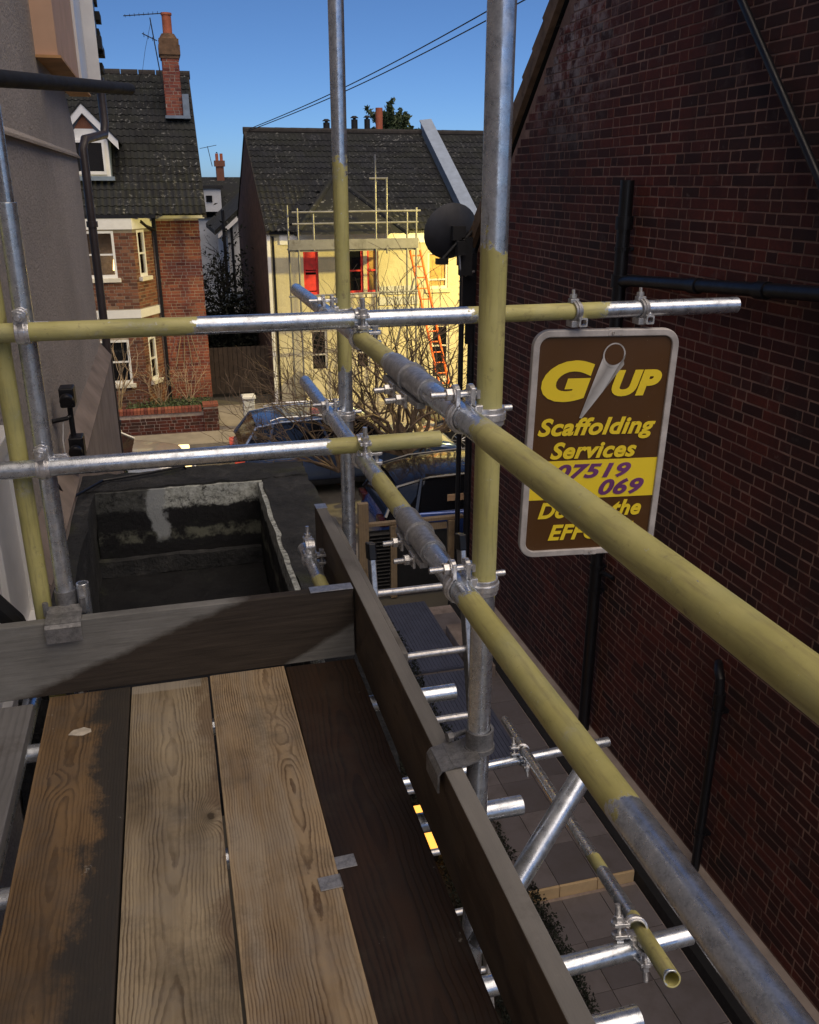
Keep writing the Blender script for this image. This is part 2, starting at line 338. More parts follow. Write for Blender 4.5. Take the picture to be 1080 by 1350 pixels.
def wood(name, dark, light, ring=70., seed=0., stain=None, cx=0., wear=None, knots=1.0, axis='Y', gloss=.75, fiber=.4, endpale=False):
    """flat sawn softwood: rings round a wandering pith, knots, stains; board runs along local Y, width X"""
    m = N(name); tc = m.n('ShaderNodeTexCoord'); mp = m.n('ShaderNodeMapping'); m.L(tc.outputs['Object'], mp.inputs[0])
    mp.inputs['Location'].default_value = (seed*3.1, seed*7.7, seed*1.3); co = mp.outputs[0]
    sp = m.n('ShaderNodeSeparateXYZ'); m.L(tc.outputs['Object'], sp.inputs[0]); X, Y = sp.outputs['X'], sp.outputs['Y']
    def sc(v, k):
        q = m.n('ShaderNodeMapping'); m.L(co, q.inputs[0]); q.inputs['Scale'].default_value = k; return q.outputs[0]
    w1 = m.math('MULTIPLY_ADD', m.noise(sc(co, (.3, .65, 1)), 1.8, 3, .5), .09, -.045+cx)
    w2 = m.math('MULTIPLY_ADD', m.noise(sc(co, (.2, .75, 1)), 1.5, 3, .5), .10, -.018)
    fine = m.math('MULTIPLY_ADD', m.noise(sc(co, (7, 2.6, 7)), 2.2, 5, .6), .016, -.008)
    dx = m.math('SUBTRACT', X, w1)
    # knots
    kv = m.n('ShaderNodeTexVoronoi', feature='F1'); m.L(sc(co, (8.5, 5.2, .01)), kv.inputs['Vector']); kv.inputs['Scale'].default_value = 1.0
    kd = kv.outputs['Distance']; kc = m.n('ShaderNodeSeparateColor'); m.L(kv.outputs['Color'], kc.inputs[0])
    on = m.mr(kc.outputs[0], .66, .67, 0, knots)
    kinf = m.math('MULTIPLY', m.mr(kd, 0, .5, 1, 0), on); kinf = m.math('POWER', kinf, 2.2)
    r = m.math('SQRT', m.math('ADD', m.math('MULTIPLY', dx, dx), m.math('MULTIPLY', w2, w2)))
    r = m.math('ADD', m.math('ADD', r, fine), m.math('MULTIPLY', kinf, .05))
    t = m.math('FRACT', m.math('MULTIPLY', r, ring))
    band = m.ramp(t, [(0, 0), (.45, .12), (.74, 1), (.90, .95), (1, 0)])
    fib = m.noise(sc(co, (45, 1.0, 45)), 3, 6, .75)
    f = m.math('ADD', m.math('MULTIPLY', m.math('MULTIPLY', band, m.mr(m.noise(sc(co, (9, 1.1, 9)), 2.3, 5, .65), .34, .62, .10, 1.0)), .62), m.math('MULTIPLY', fib, fiber*1.25))
    col = m.ramp(f, [(.12, light), (.9, dark)])
    big = m.noise(sc(co, (3, .7, 3)), 2.2, 5, .6)
    col = m.mix(m.mr(big, .40, .66, 0, .6), col, tuple(a*.8 for a in dark)); col = m.mix(m.mr(m.noise(co, 7, 7, .75), .45, .72, 0, .35), col, (sum(light)*.2,)*3)
    if wear is not None: col = m.mix(m.math('MULTIPLY', m.mr(m.noise(sc(co, (9, .9, 9)), 1.5, 5, .6), .52, .66, 0, .75), m.math('SUBTRACT', 1, m.math('MULTIPLY', band, .5))), col, wear)
    core = m.math('MULTIPLY', m.mr(m.math('ADD', kd, m.math('MULTIPLY_ADD', m.noise(co, 60, 4), .08, -.04)), .06, .085, 1, 0), on)
    col = m.mix(m.math('MULTIPLY', core, .85), col, tuple(a*.22 for a in dark)); 
    halo = m.math('MULTIPLY', m.mr(kd, .085, .17, 1, 0), on); col = m.mix(m.math('MULTIPLY', halo, .45), col, tuple(a*.6 for a in dark))
    edge = m.mr(m.math('ADD', m.math('ABSOLUTE', X), m.math('MULTIPLY_ADD', m.noise(co, 30, 5, .7), .004, -.002)), .1045, .1075, 0, .4)
    col = m.mix(edge, col, tuple(min(1, a*1.25) for a in light))
    if stain:                              # (colour, edge x, direction)
        e = m.math('ADD', m.math('MULTIPLY', X, stain[2]), m.math('MULTIPLY_ADD', m.noise(sc(co, (2, 1.3, 2)), 3.0, 8, .75), .30, -.15))
        s_ = m.mr(e, stain[1], stain[1]+.035, 0, stain[3]); col = m.mix(s_, col, stain[0])
    if endpale: col = m.mix(m.math('MULTIPLY', m.mr(m.math('ADD', Y, m.math('MULTIPLY_ADD', m.noise(co, 12, 4), .02, -.01)), -.048, -.042, 0, .7), m.mr(X, .085, .09, 1, 0)), col, (.34, .31, .26))
    sp2 = m.mr(m.noise(co, 55, 5, .8), .68, .75, 0, .5); col = m.mix(sp2, col, (.02, .016, .012))
    dirt = m.mr(m.noise(co, 3.3, 8, .72), .52, .68, 0, .55); col = m.mix(dirt, col, (.05, .04, .03)); spl = m.mr(m.noise(sc(co, (1, .8, 1)), 17, 7, .8), .655, .68, 0, .5); col = m.mix(spl, col, (.34, .33, .30))
    scr = m.mr(m.noise(sc(co, (1.2, 14, 1)), 1.8, 6, .8), .70, .76, 0, .35); col = m.mix(scr, col, tuple(a*.4 for a in dark))
    hgt = m.math('SUBTRACT', m.math('MULTIPLY', fib, .5), m.math('MULTIPLY', core, .7)); hgt = m.math('ADD', hgt, m.math('MULTIPLY', band, .35))
    m.bump(hgt, .5, .003); return m.set(col, gloss)
M['board1'] = wood('brown board with black stain', (.060, .034, .015), (.26, .165, .080), 140, 1.3, ((.024, .024, .024), .012, 1, .9), cx=-.03)
M['board2'] = wood('sandy board with cathedral grain', (.095, .064, .036), (.44, .36, .24), 150, 4.1, ((.12, .072, .042), .072, 1, .6), cx=-.005, knots=1, endpale=True)
M['board3'] = wood('striped board with bleached grain', (.095, .052, .024), (.46, .35, .22), 165, 8.4, None, cx=.05, wear=(.36, .31, .24))
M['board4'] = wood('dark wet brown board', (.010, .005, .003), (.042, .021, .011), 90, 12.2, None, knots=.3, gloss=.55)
M['board_grey'] = wood('silver grey board', (.11, .11, .115), (.20, .20, .21), 60, 17.2, None, knots=.2, fiber=.25)
M['toe_side'] = wood('brown toe board', (.045, .028, .018), (.125, .088, .058), 90, 20.2, None, knots=.3)
M['toe_top'] = wood('grey sawn edge', (.12, .115, .11), (.25, .24, .225), 10, 23.2, None, knots=0)
def toe_end_mat():
    m = N('toe board with grey weathered patches'); tc = m.n('ShaderNodeTexCoord'); sp = m.n('ShaderNodeSeparateXYZ'); m.L(tc.outputs['Object'], sp.inputs[0]); X, Y = sp.outputs['X'], sp.outputs['Z']
    co = m.coord('Object', (1.4, 3, 30)); fib = m.noise(co, 3, 6, .7); w = m.noise(m.coord('Object', (1, 1, 2)), 6, 6, .7)
    dark = m.ramp(fib, [(.3, (.020, .015, .011)), (.7, (.060, .047, .037))]); grey = m.ramp(m.math('ADD', m.math('MULTIPLY', fib, .6), m.math('MULTIPLY', w, .4)), [(.3, (.10, .10, .095)), (.7, (.26, .26, .25))])
    ww = m.math('MULTIPLY_ADD', w, .05, -.025)
    # dark lozenge between two slanted lines, in board coordinates (x along, z up)
    l1 = m.math('SUBTRACT', m.math('SUBTRACT', m.math('MULTIPLY_ADD', X, .36, .165), Y), ww)    # below this line from upper left
    l2 = m.math('ADD', m.math('SUBTRACT', Y, m.math('MULTIPLY_ADD', X, .50, -.155)), ww)
    l3 = m.math('ADD', m.math('ADD', X, .49), ww)
    k = m.math('MULTIPLY', m.math('MULTIPLY', m.mr(l1, -.012, .012), m.mr(l2, -.008, .008)), m.mr(l3, -.01, .05))
    c = m.mix(k, grey, dark); m.bump(fib, .5, .003); return m.set(c, .8)
M['toe_end'] = toe_end_mat()
M['fence_wood'] = wood('weathered fence timber', (.16, .11, .06), (.34, .25, .15), 30, 31., knots=.2)

# ------------------------------------------------------------ pieces (bricks, tiles): nearest 300 singly, the rest joined
camI = (Matrix.Translation(cam.location) @ cam.rotation_euler.to_matrix().to_4x4()).inverted()
def in_view(p, pad=.04):
    q = camI @ Vector(p)
    if q.z > -.1: return None
    u = .5 + q.x/-q.z*1160/1080; v = .5 - q.y/-q.z*1160/1350
    return (u, v, -q.z) if -pad < u < 1+pad and -pad < v < 1+pad else None
HIDDEN_BY = None
def pieces(parent, name, base_mesh_fn, items, mat, limit=300, keep_all=False, rank=None):
    """items: list of (Matrix world, variant key). base_mesh_fn(key)->(verts,faces) local"""
    off = Vector((0, 0, 0)); p = parent
    while p is not None: off += Vector(p.location); p = p.parent
    vis, rest = [], []
    for it in items:
        iv = in_view(it[0].translation)
        if iv and (rank is None or rank(iv)): vis.append((iv[2], it))
        else: rest.append(it)
    vis.sort(key=lambda t: t[0]); single = [v[1] for v in vis[:limit]]; rest = rest + [v[1] for v in vis[limit:]]
    cache = {}
    for Mx, k in single:
        if k not in cache:
            vs, fs = base_mesh_fn(k); me = bpy.data.meshes.new(name); me.from_pydata([tuple(v) for v in vs], [], fs); me.materials.append(mat); me.update(); cache[k] = me
        o = bpy.data.objects.new(name, cache[k]); C.objects.link(o); o.parent = parent
        o.matrix_basis = Matrix.Translation(-off) @ Mx
    if rest:
        V, F = [], []; raw = {}
        for Mx, k in rest:
            if k not in raw: raw[k] = base_mesh_fn(k)
            vs, fs = raw[k]; n = len(V); V += [tuple(Mx @ Vector(v) - off) for v in vs]; F += [tuple(n+i for i in f) for f in fs]
        me = bpy.data.meshes.new(name+'_field'); me.from_pydata(V, [], F); me.materials.append(mat); me.update()
        o = link({'brick': 'brickwork', 'roof_tile': 'tiling'}.get(name, name+'_field'), me, parent); o['kind'] = 'stuff'

def brick_shape(key):
    w, h, var = key; rr = random.Random(var*77+int(w*1000)); d = .02; c = .0028
    j = lambda: rr.uniform(-.0015, .0015)
    o = [(-w/2, -h/2), (w/2, -h/2), (w/2, h/2), (-w/2, h/2)]
    o = [(x+j(), z+j()) for x, z in o]; pr = rr.uniform(-.0012, .002)
    back = [(x, d, z) for x, z in o]; mid = [(x, -pr+c, z) for x, z in o]; fr = [(x-c*(1 if x > 0 else -1), -pr, z-c*(1 if z > 0 else -1)) for x, z in o]
    vs = back+mid+fr; fs = [(8, 9, 10, 11)]
    for a in (0, 4):
        for k in range(4): fs.append((a+k, a+(k+1) % 4, a+4+(k+1) % 4, a+4+k))
    return vs, [tuple(reversed(f)) for f in fs]
def lay_bricks(o, u, n, length, height, skip=None, course=.075, seed=0, jitter=.0):
    """o: world origin of wall face lower corner, u: unit vector along the wall, n: outward normal. returns items"""
    rr = random.Random(seed); u = Vector(u).normalized(); n = Vector(n).normalized(); z = Vector((0, 0, 1)); items = []
    rot = Matrix((u, -n, z)).transposed().to_4x4()
    for r in range(int(height/course)):
        x = -rr.uniform(0, .2); hdr = rr.random() < .5
        while x < length:
            w = .1025 if hdr else .215
            if rr.random() < .12: hdr = not hdr
            hdr = not hdr
            x0, x1 = max(x, 0), min(x+w, length)
            if x1-x0 > .03 and not (skip and skip((x0+x1)/2, (r+.5)*course, x0, x1)):
                ww = round((x1-x0-.0)*40)/40 if (x1-x0) < w-.001 else w
                p = Vector(o) + u*((x0+x1)/2) + z*((r+.5)*course) + z*rr.uniform(-.0008, .0008)
                items.append((Matrix.Translation(p) @ rot, (ww-.0, .065, rr.randrange(6))))
            x += w+.0105
    return items

def lay_wall(o, u, n, L, z0, z1, holes, bands=(), seed=0, course=.075):
    rr = random.Random(seed); u = Vector(u).normalized(); n = Vector(n).normalized(); z = Vector((0, 0, 1)); items = []
    rot = Matrix((u, -n, z)).transposed().to_4x4(); r = 0
    while z0+(r+1)*course <= z1+.001:
        zc = z0+(r+.5)*course; r += 1
        if any(a < zc+.03 and zc-.03 < b for a, b in bands): continue
        cuts = [(0, L)]
        for h in holes:
            if h[2]-.03 < zc < h[3]+.03: cuts = [p for c in cuts for p in ((c[0], min(c[1], h[0])), (max(c[0], h[1]), c[1])) if p[1]-p[0] > .04]
        for a, b in cuts:
            x = a-(.056 if r % 2 else 0); hdr = r % 2 == 0
            while x < b-.02:
                w = .1025 if hdr else .215; hdr = not hdr; x0, x1 = max(x, a), min(x+w, b)
                if b-x1 < .045: x1 = b
                if x1-x0 > .025: items.append((Matrix.Translation(Vector(o)+u*((x0+x1)/2)+z*(zc-o[2])) @ rot, (round((x1-x0)*100)/100, .065, rr.randrange(6))))
                x = max(x+w, x1)+.0105
    return items

def tile_shape(key):
    """double roll roof tile .30 wide, .38 long, laid along local Y (up slope), Z out"""
    var = key; rr = random.Random(var); prof = []
    n = 10
    for i in range(n+1):
        t = i/n; x = -.15+.302*t; ph = (t*2) % 1.0
        z = .028*math.exp(-((ph-.5)/.20)**2)
        prof.append((x, z))
    L = .36; tk = .013; lift = .022+rr.uniform(0, .006); tw = rr.uniform(-.004, .004)
    vs = []
    for (y, l) in ((0, lift), (L, 0)):
        for (x, z) in prof: vs.append((x+tw*(1 if y == 0 else -1), y, z+l))
    k = n+1
    for (x, z) in prof: vs.append((x+tw, 0, z+lift-tk-.012))
    fs = [(i, i+1, k+i+1, k+i) for i in range(n)] + [(2*k+i, 2*k+i+1, i+1, i) for i in range(n)]
    return vs, fs
def lay_tiles(o, u, up, width, length, gauge=.30, skip=None, seed=0):
    rr = random.Random(seed); u = Vector(u).normalized(); up = Vector(up).normalized(); n = u.cross(up); rot = Matrix((u, up, n)).transposed().to_4x4(); items = []
    for r in range(int(length/gauge)):
        for c in range(int(width/.30)):
            p = Vector(o)+u*(.15+c*.30)+up*(r*gauge)
            if skip and skip(p): continue
            items.append((Matrix.Translation(p+n*.005) @ rot @ Matrix.Rotation(rr.uniform(-.012, .012), 4, 'Z'), rr.randrange(8)))
    return items

# ============================================================ SETTING
def struct(name, mb, mat, **k):
    o = mb.build(name, mat, **k); o['kind'] = 'structure'; return o
struct('ground', MB().add([(-400, -300, -.02), (400, -300, -.02), (400, 900, -.02), (-400, 900, -.02)], [(0, 1, 2, 3)]), M['ground'])
struct('road', MB().box((-40, 13.0, -.015), (40, 19.3, .0)), M['asphalt'])
struct('pavement_far', MB().box((-40, 19.3, -.02), (40, 20.33, .10)), M['paving'])
struct('pavement_near', MB().box((-40, 11.05, -.02), (40, 13.0, .012)), M['paving'])

# ============================================================ the red brick house on the right
HX = 3.67
gh = thing('brick_house', 'dark red brick gable house wall filling the right side', 'house', (HX, 4, 0))
def gable_z(y):
    return 4.72+(10.5-y) if y > 5.4 else 9.82-(5.4-y)
def inset_poly(x, e=0.0):
    return [(x, -3, -.02), (x, 10.495, -.02), (x, 10.495, gable_z(10.5)), (x, 5.4, 9.82), (x, -3, gable_z(-3))]
MB().prism(inset_poly(HX+.0022), (5.5, 0, 0)).build('wall', M['mortar_wall'], gh)
def off_gable(d, z, x0, x1):
    y0 = 10.5-x0; y1 = 10.5-x1; zz = .45+z+.04
    return zz > min(gable_z(y0), gable_z(y1)) or zz > 9.2
# bricks are laid from the street corner backwards: u = -Y
pieces(gh, 'brick', brick_shape, lay_bricks((HX, 10.5, .45), (0, -1, 0), (-1, 0, 0), 13.4, 9.3, off_gable, seed=3), M['brick_dark'],
       rank=lambda iv: iv[1] > .005 and (iv[0] > .66 or iv[1] > 0.58))
# roof, verge board and verge mortar
MB().prism([(HX-.06, 10.75, 4.56), (HX-.06, 5.4, 9.93), (HX-.06, 5.4, 10.03), (HX-.06, 10.75, 4.68)], (6, 0, 0)).build('roof', M['tile'], gh)
MB().prism([(HX-.06, 5.4, 9.93), (HX-.06, -3.2, 1.33), (HX-.06, -3.2, 1.43), (HX-.06, 5.4, 10.03)], (6, 0, 0)).build('roof', M['tile'], gh)
vb = MB()
for k in range(24):
    a = Vector((HX-.075, 10.74-k*.225, 4.545+k*.2255)); b = a+Vector((0, -.225, .2255))
    nrm = Vector((0, .707, .707)); w_ = .045 if k % 2 else .05
    vb.hexa([a, a+Vector((.06, 0, 0)), b+Vector((.06, 0, 0)), b, a+nrm*(.14+w_), a+Vector((.06, 0, 0))+nrm*(.14+w_), b+Vector((.06, 0, 0))+nrm*(.11+w_), b+nrm*(.11+w_)])
vb.build('verge_board', simple('brown mossy verge', (.16, .10, .055), .85, var=.4, sc=9, bump=.5), gh)
def pipe_part(parent, name, pts, r, mat, clips=(), ax=(1, 0, 0), sockets=()):
    m = MB().path(pts, r, 16)
    for s_ in sockets: m.cyl(Vector(s_)+Vector((0, 0, .05)), Vector(s_)-Vector((0, 0, .05)), r*1.28, seg=16)
    o = m.build(name, mat, parent, smooth=True)
    for c in clips:
        MB().ring(c, (0, 0, 1), r, r+.008, .03, 16).box(Vector(c)+Vector((r*.6 if ax[0] > 0 else -.09, -.03, -.012)), Vector(c)+Vector((.09 if ax[0] > 0 else -r*.6, .03, .012))).build('pipe_clip', mat, o)
    return o
p1 = pipe_part(gh, 'downpipe', [(HX-.09, 6.70, 5.52), (HX-.09, 6.70, .5), (HX-.09, 6.68, .3)], .055, M['black'], [(HX-.09, 6.70, 5.0), (HX-.09, 6.7, 2.2), (HX-.09, 6.7, 1.95)], sockets=[(HX-.09, 6.7, 4.75), (HX-.09, 6.7, 2.6), (HX-.09, 6.7, 5.2)])
MB().path([(HX-.02, 6.5, 2.16), (HX-.05, 6.62, 2.16), (HX-.09, 6.7, 2.14)], .022, 10).build('pipe_branch', M['black'], p1)
pipe_part(gh, 'waste_pipe', [(HX-.09, 6.72, 4.74), (HX-.09, 6.5, 4.77), (HX-.09, 3.2, 4.98)], .045, M['black'])
for y, z in ((5.6, 4.825), (4.85, 4.873)): MB().cyl((HX-.09, y-.05, z+.003), (HX-.09, y+.05, z-.003), .056, seg=16).build('pipe_socket', M['black'], gh, smooth=True)
p2 = pipe_part(gh, 'downpipe', [(HX-.01, 4.87, 2.20), (HX-.06, 4.80, 2.20), (HX-.08, 4.74, 2.16), (HX-.08, 4.72, 2.0), (HX-.08, 4.72, .42), (HX-.12, 4.70, .3)], .034, M['black'], [(HX-.08, 4.72, 1.9), (HX-.08, 4.72, .8)], sockets=[(HX-.08, 4.72, 2.0)])
MB().ring((HX-.16, 4.68, .34), (1, 0, .3), .05, .105, .07, 20).cyl((HX-.17, 4.68, .34), (HX-.13, 4.68, .35), .07, seg=16).build('gully', M['black'], gh)
MB().path([(HX-.05, 6.3, 7.4), (HX-.05, 5.5, 6.57), (HX-.05, 4.62, 5.61), (HX-.05, 3.2, 4.06)], .025, 12).build('vent_pipe', M['black'], gh, smooth=True)
# corner downpipes at the street end
pipe_part(gh, 'downpipe', [(HX-.02, 10.57, 4.9), (HX-.02, 10.57, .05)], .048, M['black'], [(HX-.02, 10.57, 3.2), (HX-.02, 10.57, 1.6)], sockets=[(HX-.02, 10.57, 4.3), (HX-.02, 10.57, 2.6)])
pipe_part(gh, 'downpipe', [(HX-.14, 10.62, 4.7), (HX-.14, 10.62, 1.2), (HX-.14, 10.62, .05)], .034, M['black'])
MB().box((HX-.2, 10.5, 4.55), (HX+3, 10.68, 4.68)).build('gutter', M['black'], gh)
MB().box((HX-.17, 10.51, 4.0), (HX+.02, 10.56, 4.7)).box((HX-.10, 10.52, 3.6), (HX-.02, 10.60, 4.0)).build('pipe_hopper', M['black'], gh)

# satellite dish on the corner
dsh = thing('satellite_dish', 'dark round satellite dish on the far corner of the brick house', 'satellite dish', (3.42, 10.5, 4.95))
def dish_mesh():
    m = MB(); nr, na = 6, 28; R0 = .37; vs = [(0, 0, 0)]; fs = []
    for i in range(1, nr+1):
        r = R0*i/nr
        for k in range(na):
            t = 2*math.pi*k/na; vs.append((r*math.cos(t), .12*(r/R0)**2, r*.9*math.sin(t)))
    for k in range(na): fs.append((0, 1+k, 1+(k+1) % na))
    for i in range(nr-1):
        for k in range(na): fs.append((1+i*na+k, 1+(i+1)*na+k, 1+(i+1)*na+(k+1) % na, 1+i*na+(k+1) % na))
    n = len(vs); vs2 = [(x, y-.008, z) for x, y, z in vs]; m.add(vs+vs2, fs+[tuple(n+i for i in reversed(f)) for f in fs]+[(1+(nr-1)*na+k, n+1+(nr-1)*na+k, n+1+(nr-1)*na+(k+1) % na, 1+(nr-1)*na+(k+1) % na) for k in range(na)])
    return m
o = link('dish', dish_mesh().mesh('dish', simple('smoked mesh dish', (.035, .037, .045), .5), True), dsh, (-.02, .02, -.02), (R(12), 0, R(14)))
m = MB(); m.path([(0, -.02, -.02), (0, -.06, -.14), (.02, -.08, -.42), (.10, -.04, -.5), (.22, .0, -.46)], .016, 8)
m.build('mount_arm', M['galv_dull'], None).parent = dsh
m = MB(); m.box((-.09, -.10, -.09), (.07, -.005, .07)).box((-.05, -.17, -.26), (.05, -.06, -.10)).cyl((-.02, -.1, -.1), (-.22, -.12, -.30), .018).box((-.30, -.16, -.36), (-.16, -.08, -.29)).cyl((.04, -.1, -.1), (.20, .0, .02), .02)
m.box((.02, -.10, -.50), (.16, .02, -.06)); m.build('bracket', M['black_matt'], None).parent = dsh

# ============================================================ the rendered house on the left
rh = thing('rendered_house', 'grey pebbledash rendered house wall along the left edge', 'house', (-.65, 4, 0))
WX = -.65
MB().box((-6.5, -6, -.02), (WX, 8.72, 5.72)).build('wall', M['render'], rh)
MB().prism([(WX, -6, 5.72), (WX, 8.72, 5.72), (WX, 8.72, 5.9), (WX, 3.0, 9.6), (WX, -6, 9.6)], (-5.85, 0, 0)).build('wall', M['render'], rh)
# bell cast line and lower battered plinth
MB().prism([(WX, -6, 5.74), (WX+.028, -6, 5.70), (WX+.028, 8.74, 5.70), (WX, 8.74, 5.74)], (0, 0, .0)).prism([(WX-.01, -6, 5.70), (WX+.026, -6, 5.70), (WX-.01, -6, 5.76)], (0, 14.73, 0)).build('render_band', M['render'], rh)
MB().prism([(WX-.01, 3.5, 0), (WX+.075, 3.5, 0), (WX+.075, 3.5, 3.96), (WX-.01, 3.5, 4.06)], (0, 5.25, 0)).build('plinth', M['kerb_light'], rh)
MB().prism([(WX-.005, 3.5, 4.10), (WX-.005, 3.5, 4.075), (WX+.085, 3.5, 3.95), (WX+.09, 3.5, 3.97)], (0, 5.26, 0)).build('plinth_capping', M['kerb'], rh)
# boxed overhang high up, with underside and white end board
bx = MB().box((WX, 6.45, 6.24), (-.52, 8.15, 7.9)).build('boarded_overhang', M['peach'], rh)
MB().prism([(WX-.03, 6.42, 6.222), (-.50, 6.42, 6.222), (-.50, 9.14, 6.222), (WX-.03, 9.14, 6.222)], (0, 0, .016)).build('soffit', M['ply'], bx)
MB().box((-.60, 8.16, 6.25), (-.50, 9.05, 7.9)).build('bargeboard', M['white'], bx)
MB().box((-.60, 9.13, 6.30), (-.40, 9.17, 7.8)).build('fascia', M['white'], bx)
MB().box((-.60, 9.18, 6.62), (-.36, 9.32, 6.72)).box((-.6, 9.2, 6.72), (-.40, 9.45, 8.2)).build('gutter', M['black'], rh)
eg = MB()
for k in range(9): eg.box((-.9, 9.3+.02*k, 6.45+k*.14), (-.38+.02*(k % 2), 9.62, 6.52+k*.14))
eg.build('roof_edge', M['tile'], rh)
dp = MB().path([(-.42, 9.35, 6.4), (-.42, 9.35, 6.02), (-.43, 9.30, 5.92), (-.58, 8.88, 5.86), (-.60, 8.83, 5.78), (-.60, 8.82, 5.2), (-.60, 8.82, 1.4)], .038, 14).build('downpipe', M['brown_pipe'], rh, smooth=True)
for z in (5.15, 3.3): MB().ring((-.6, 8.82, z), (0, 0, 1), .036, .05, .05, 16).build('pipe_clip', M['brown_pipe'], dp)
# white window low at the left
wf = MB().box((WX, 2.2, 3.88), (WX+.05, 3.45, 3.93)).box((WX, 3.38, 3.93), (WX+.05, 3.45, 4.66)).box((WX, 2.2, 4.60), (WX+.05, 3.38, 4.66)).box((WX, 2.95, 3.93), (WX+.04, 3.0, 4.60)).build('window', M['white'], rh, bevel=.004)
MB().box((WX, 2.2, 3.93), (WX+.02, 3.38, 4.60)).build('pane', M['white'], wf)
MB().box((WX-.01, 2.1, 3.83), (WX+.10, 3.5, 3.875)).build('sill', M['kerb_light'], rh)
tag(MB().path([(-.80, 2.25, 4.9), (-.52, 2.52, 4.30), (-.47, 2.60, 4.0)], .03, 10).build('gap_shade_strip', M['black_matt']), 'black hose hanging down in the lower left corner', 'hose')  # dark tube put in where the gap is only shade
# concrete trough / porch parapet between house and scaffold
tr = thing('concrete_trough', 'stained concrete parapet box with tarred black lining beyond the boards', 'parapet', (0, 3.9, 2.6))
X0, X1, Y0, Y1, ZT, ZB = -.64, .70, 2.75, 5.2, 3.90, 3.40
def slab(a, b, name, mat, sub=10, amp=.011):
    m = MB().box(a, b); me = m.mesh(name, mat, False, tr.location); bm = bmesh.new(); bm.from_mesh(me)
    bmesh.ops.subdivide_edges(bm, edges=bm.edges, cuts=sub, use_grid_fill=True)
    for v in bm.verts:
        p = v.co+tr.location; q = Vector((mnoise.noise(p*5), mnoise.noise(p*5+Vector((9, 0, 0))), mnoise.noise(p*5+Vector((0, 9, 0))))); q2 = Vector((mnoise.noise(p*22), 0, mnoise.noise(p*22+Vector((5, 0, 0)))))
        v.co += q*amp*1.6+q2*amp
    bm.to_mesh(me); bm.free(); me.shade_smooth(); me.set_sharp_from_angle(angle=R(50)); return link(name, me, tr)
slab((X0-.0, Y1-.30, 2.6), (X1, Y1, ZT), 'parapet_wall', M['old_concrete'], 26)
slab((X1-.27, Y0, 2.6), (X1, Y1-.305, ZT-.006), 'parapet_wall', M['old_concrete'], 26)
slab((X0+.001, Y0, 2.6), (X0+.14, Y1-.305, ZT-.01), 'parapet_wall', M['old_concrete'], 14)
slab((X0+.145, Y1-.325, ZB), (X1-.275, Y1-.30, ZT-.012), 'tarred_lining', M['tar'], 26, .004)
slab((X1-.295, Y0, ZB), (X1-.27, Y1-.33, ZT-.012), 'tarred_lining', M['tar'], 22, .004)
slab((X0+.12, Y0, ZB-.1), (X1-.30, Y1-.33, ZB), 'trough_floor', M['tar'], 12, .004)
slab((X0+.13, Y1-.375, ZB+.0), (X1-.30, Y1-.327, ZB+.10), 'fillet', M['old_concrete'], 18, .008)
tag(MB().path([(-.64, 4.4, 4.2), (-.60, 4.6, 3.96), (-.45, 5.0, 3.925), (-.2, 5.08, 3.925), (.0, 5.15, 3.93), (.1, 5.3, 3.7)], .008, 8).build('black_cable', M['black']), 'black cable trailing over the back edge of the parapet', 'cable')

# wall camera with floodlight
wc = thing('security_camera', 'black twin headed security light on a bracket from the rendered wall', 'security camera', (-.58, 4.93, 4.3))
m = MB().path([(-.65, 4.85, 4.32), (-.58, 4.90, 4.32), (-.56, 4.92, 4.33)], .012, 8).path([(-.56, 4.92, 4.05), (-.56, 4.92, 4.42)], .014, 8); m.build('bracket', M['black'], wc)
m = MB().box((-.60, 4.86, 4.385), (-.525, 4.97, 4.49)).cyl((-.56, 4.84, 4.44), (-.56, 4.80, 4.43), .035, seg=16); m.build('camera_head', M['black'], wc, bevel=.008)
m = MB().box((-.585, 4.86, 4.10), (-.51, 4.97, 4.22)).cyl((-.55, 4.84, 4.16), (-.55, 4.80, 4.15), .035, seg=16).box((-.57, 4.9, 4.02), (-.53, 4.94, 4.10)); m.build('floodlight_head', M['black'], wc, bevel=.008)
MB().path([(-.57, 4.90, 4.33), (-.60, 4.9, 4.31), (-.615, 4.9, 4.2), (-.61, 4.9, 4.0), (-.6, 4.9, 3.85)], .004, 6).build('cable', M['white'], wc)
# black pole in the upper left
tag(MB().cyl((-.62, 2.35, 5.735), (-.08, 4.6, 5.90), .026, .024, 20).build('black_pole', M['black_matt'], smooth=True), 'thick black pole reaching across the top left corner', 'pole')

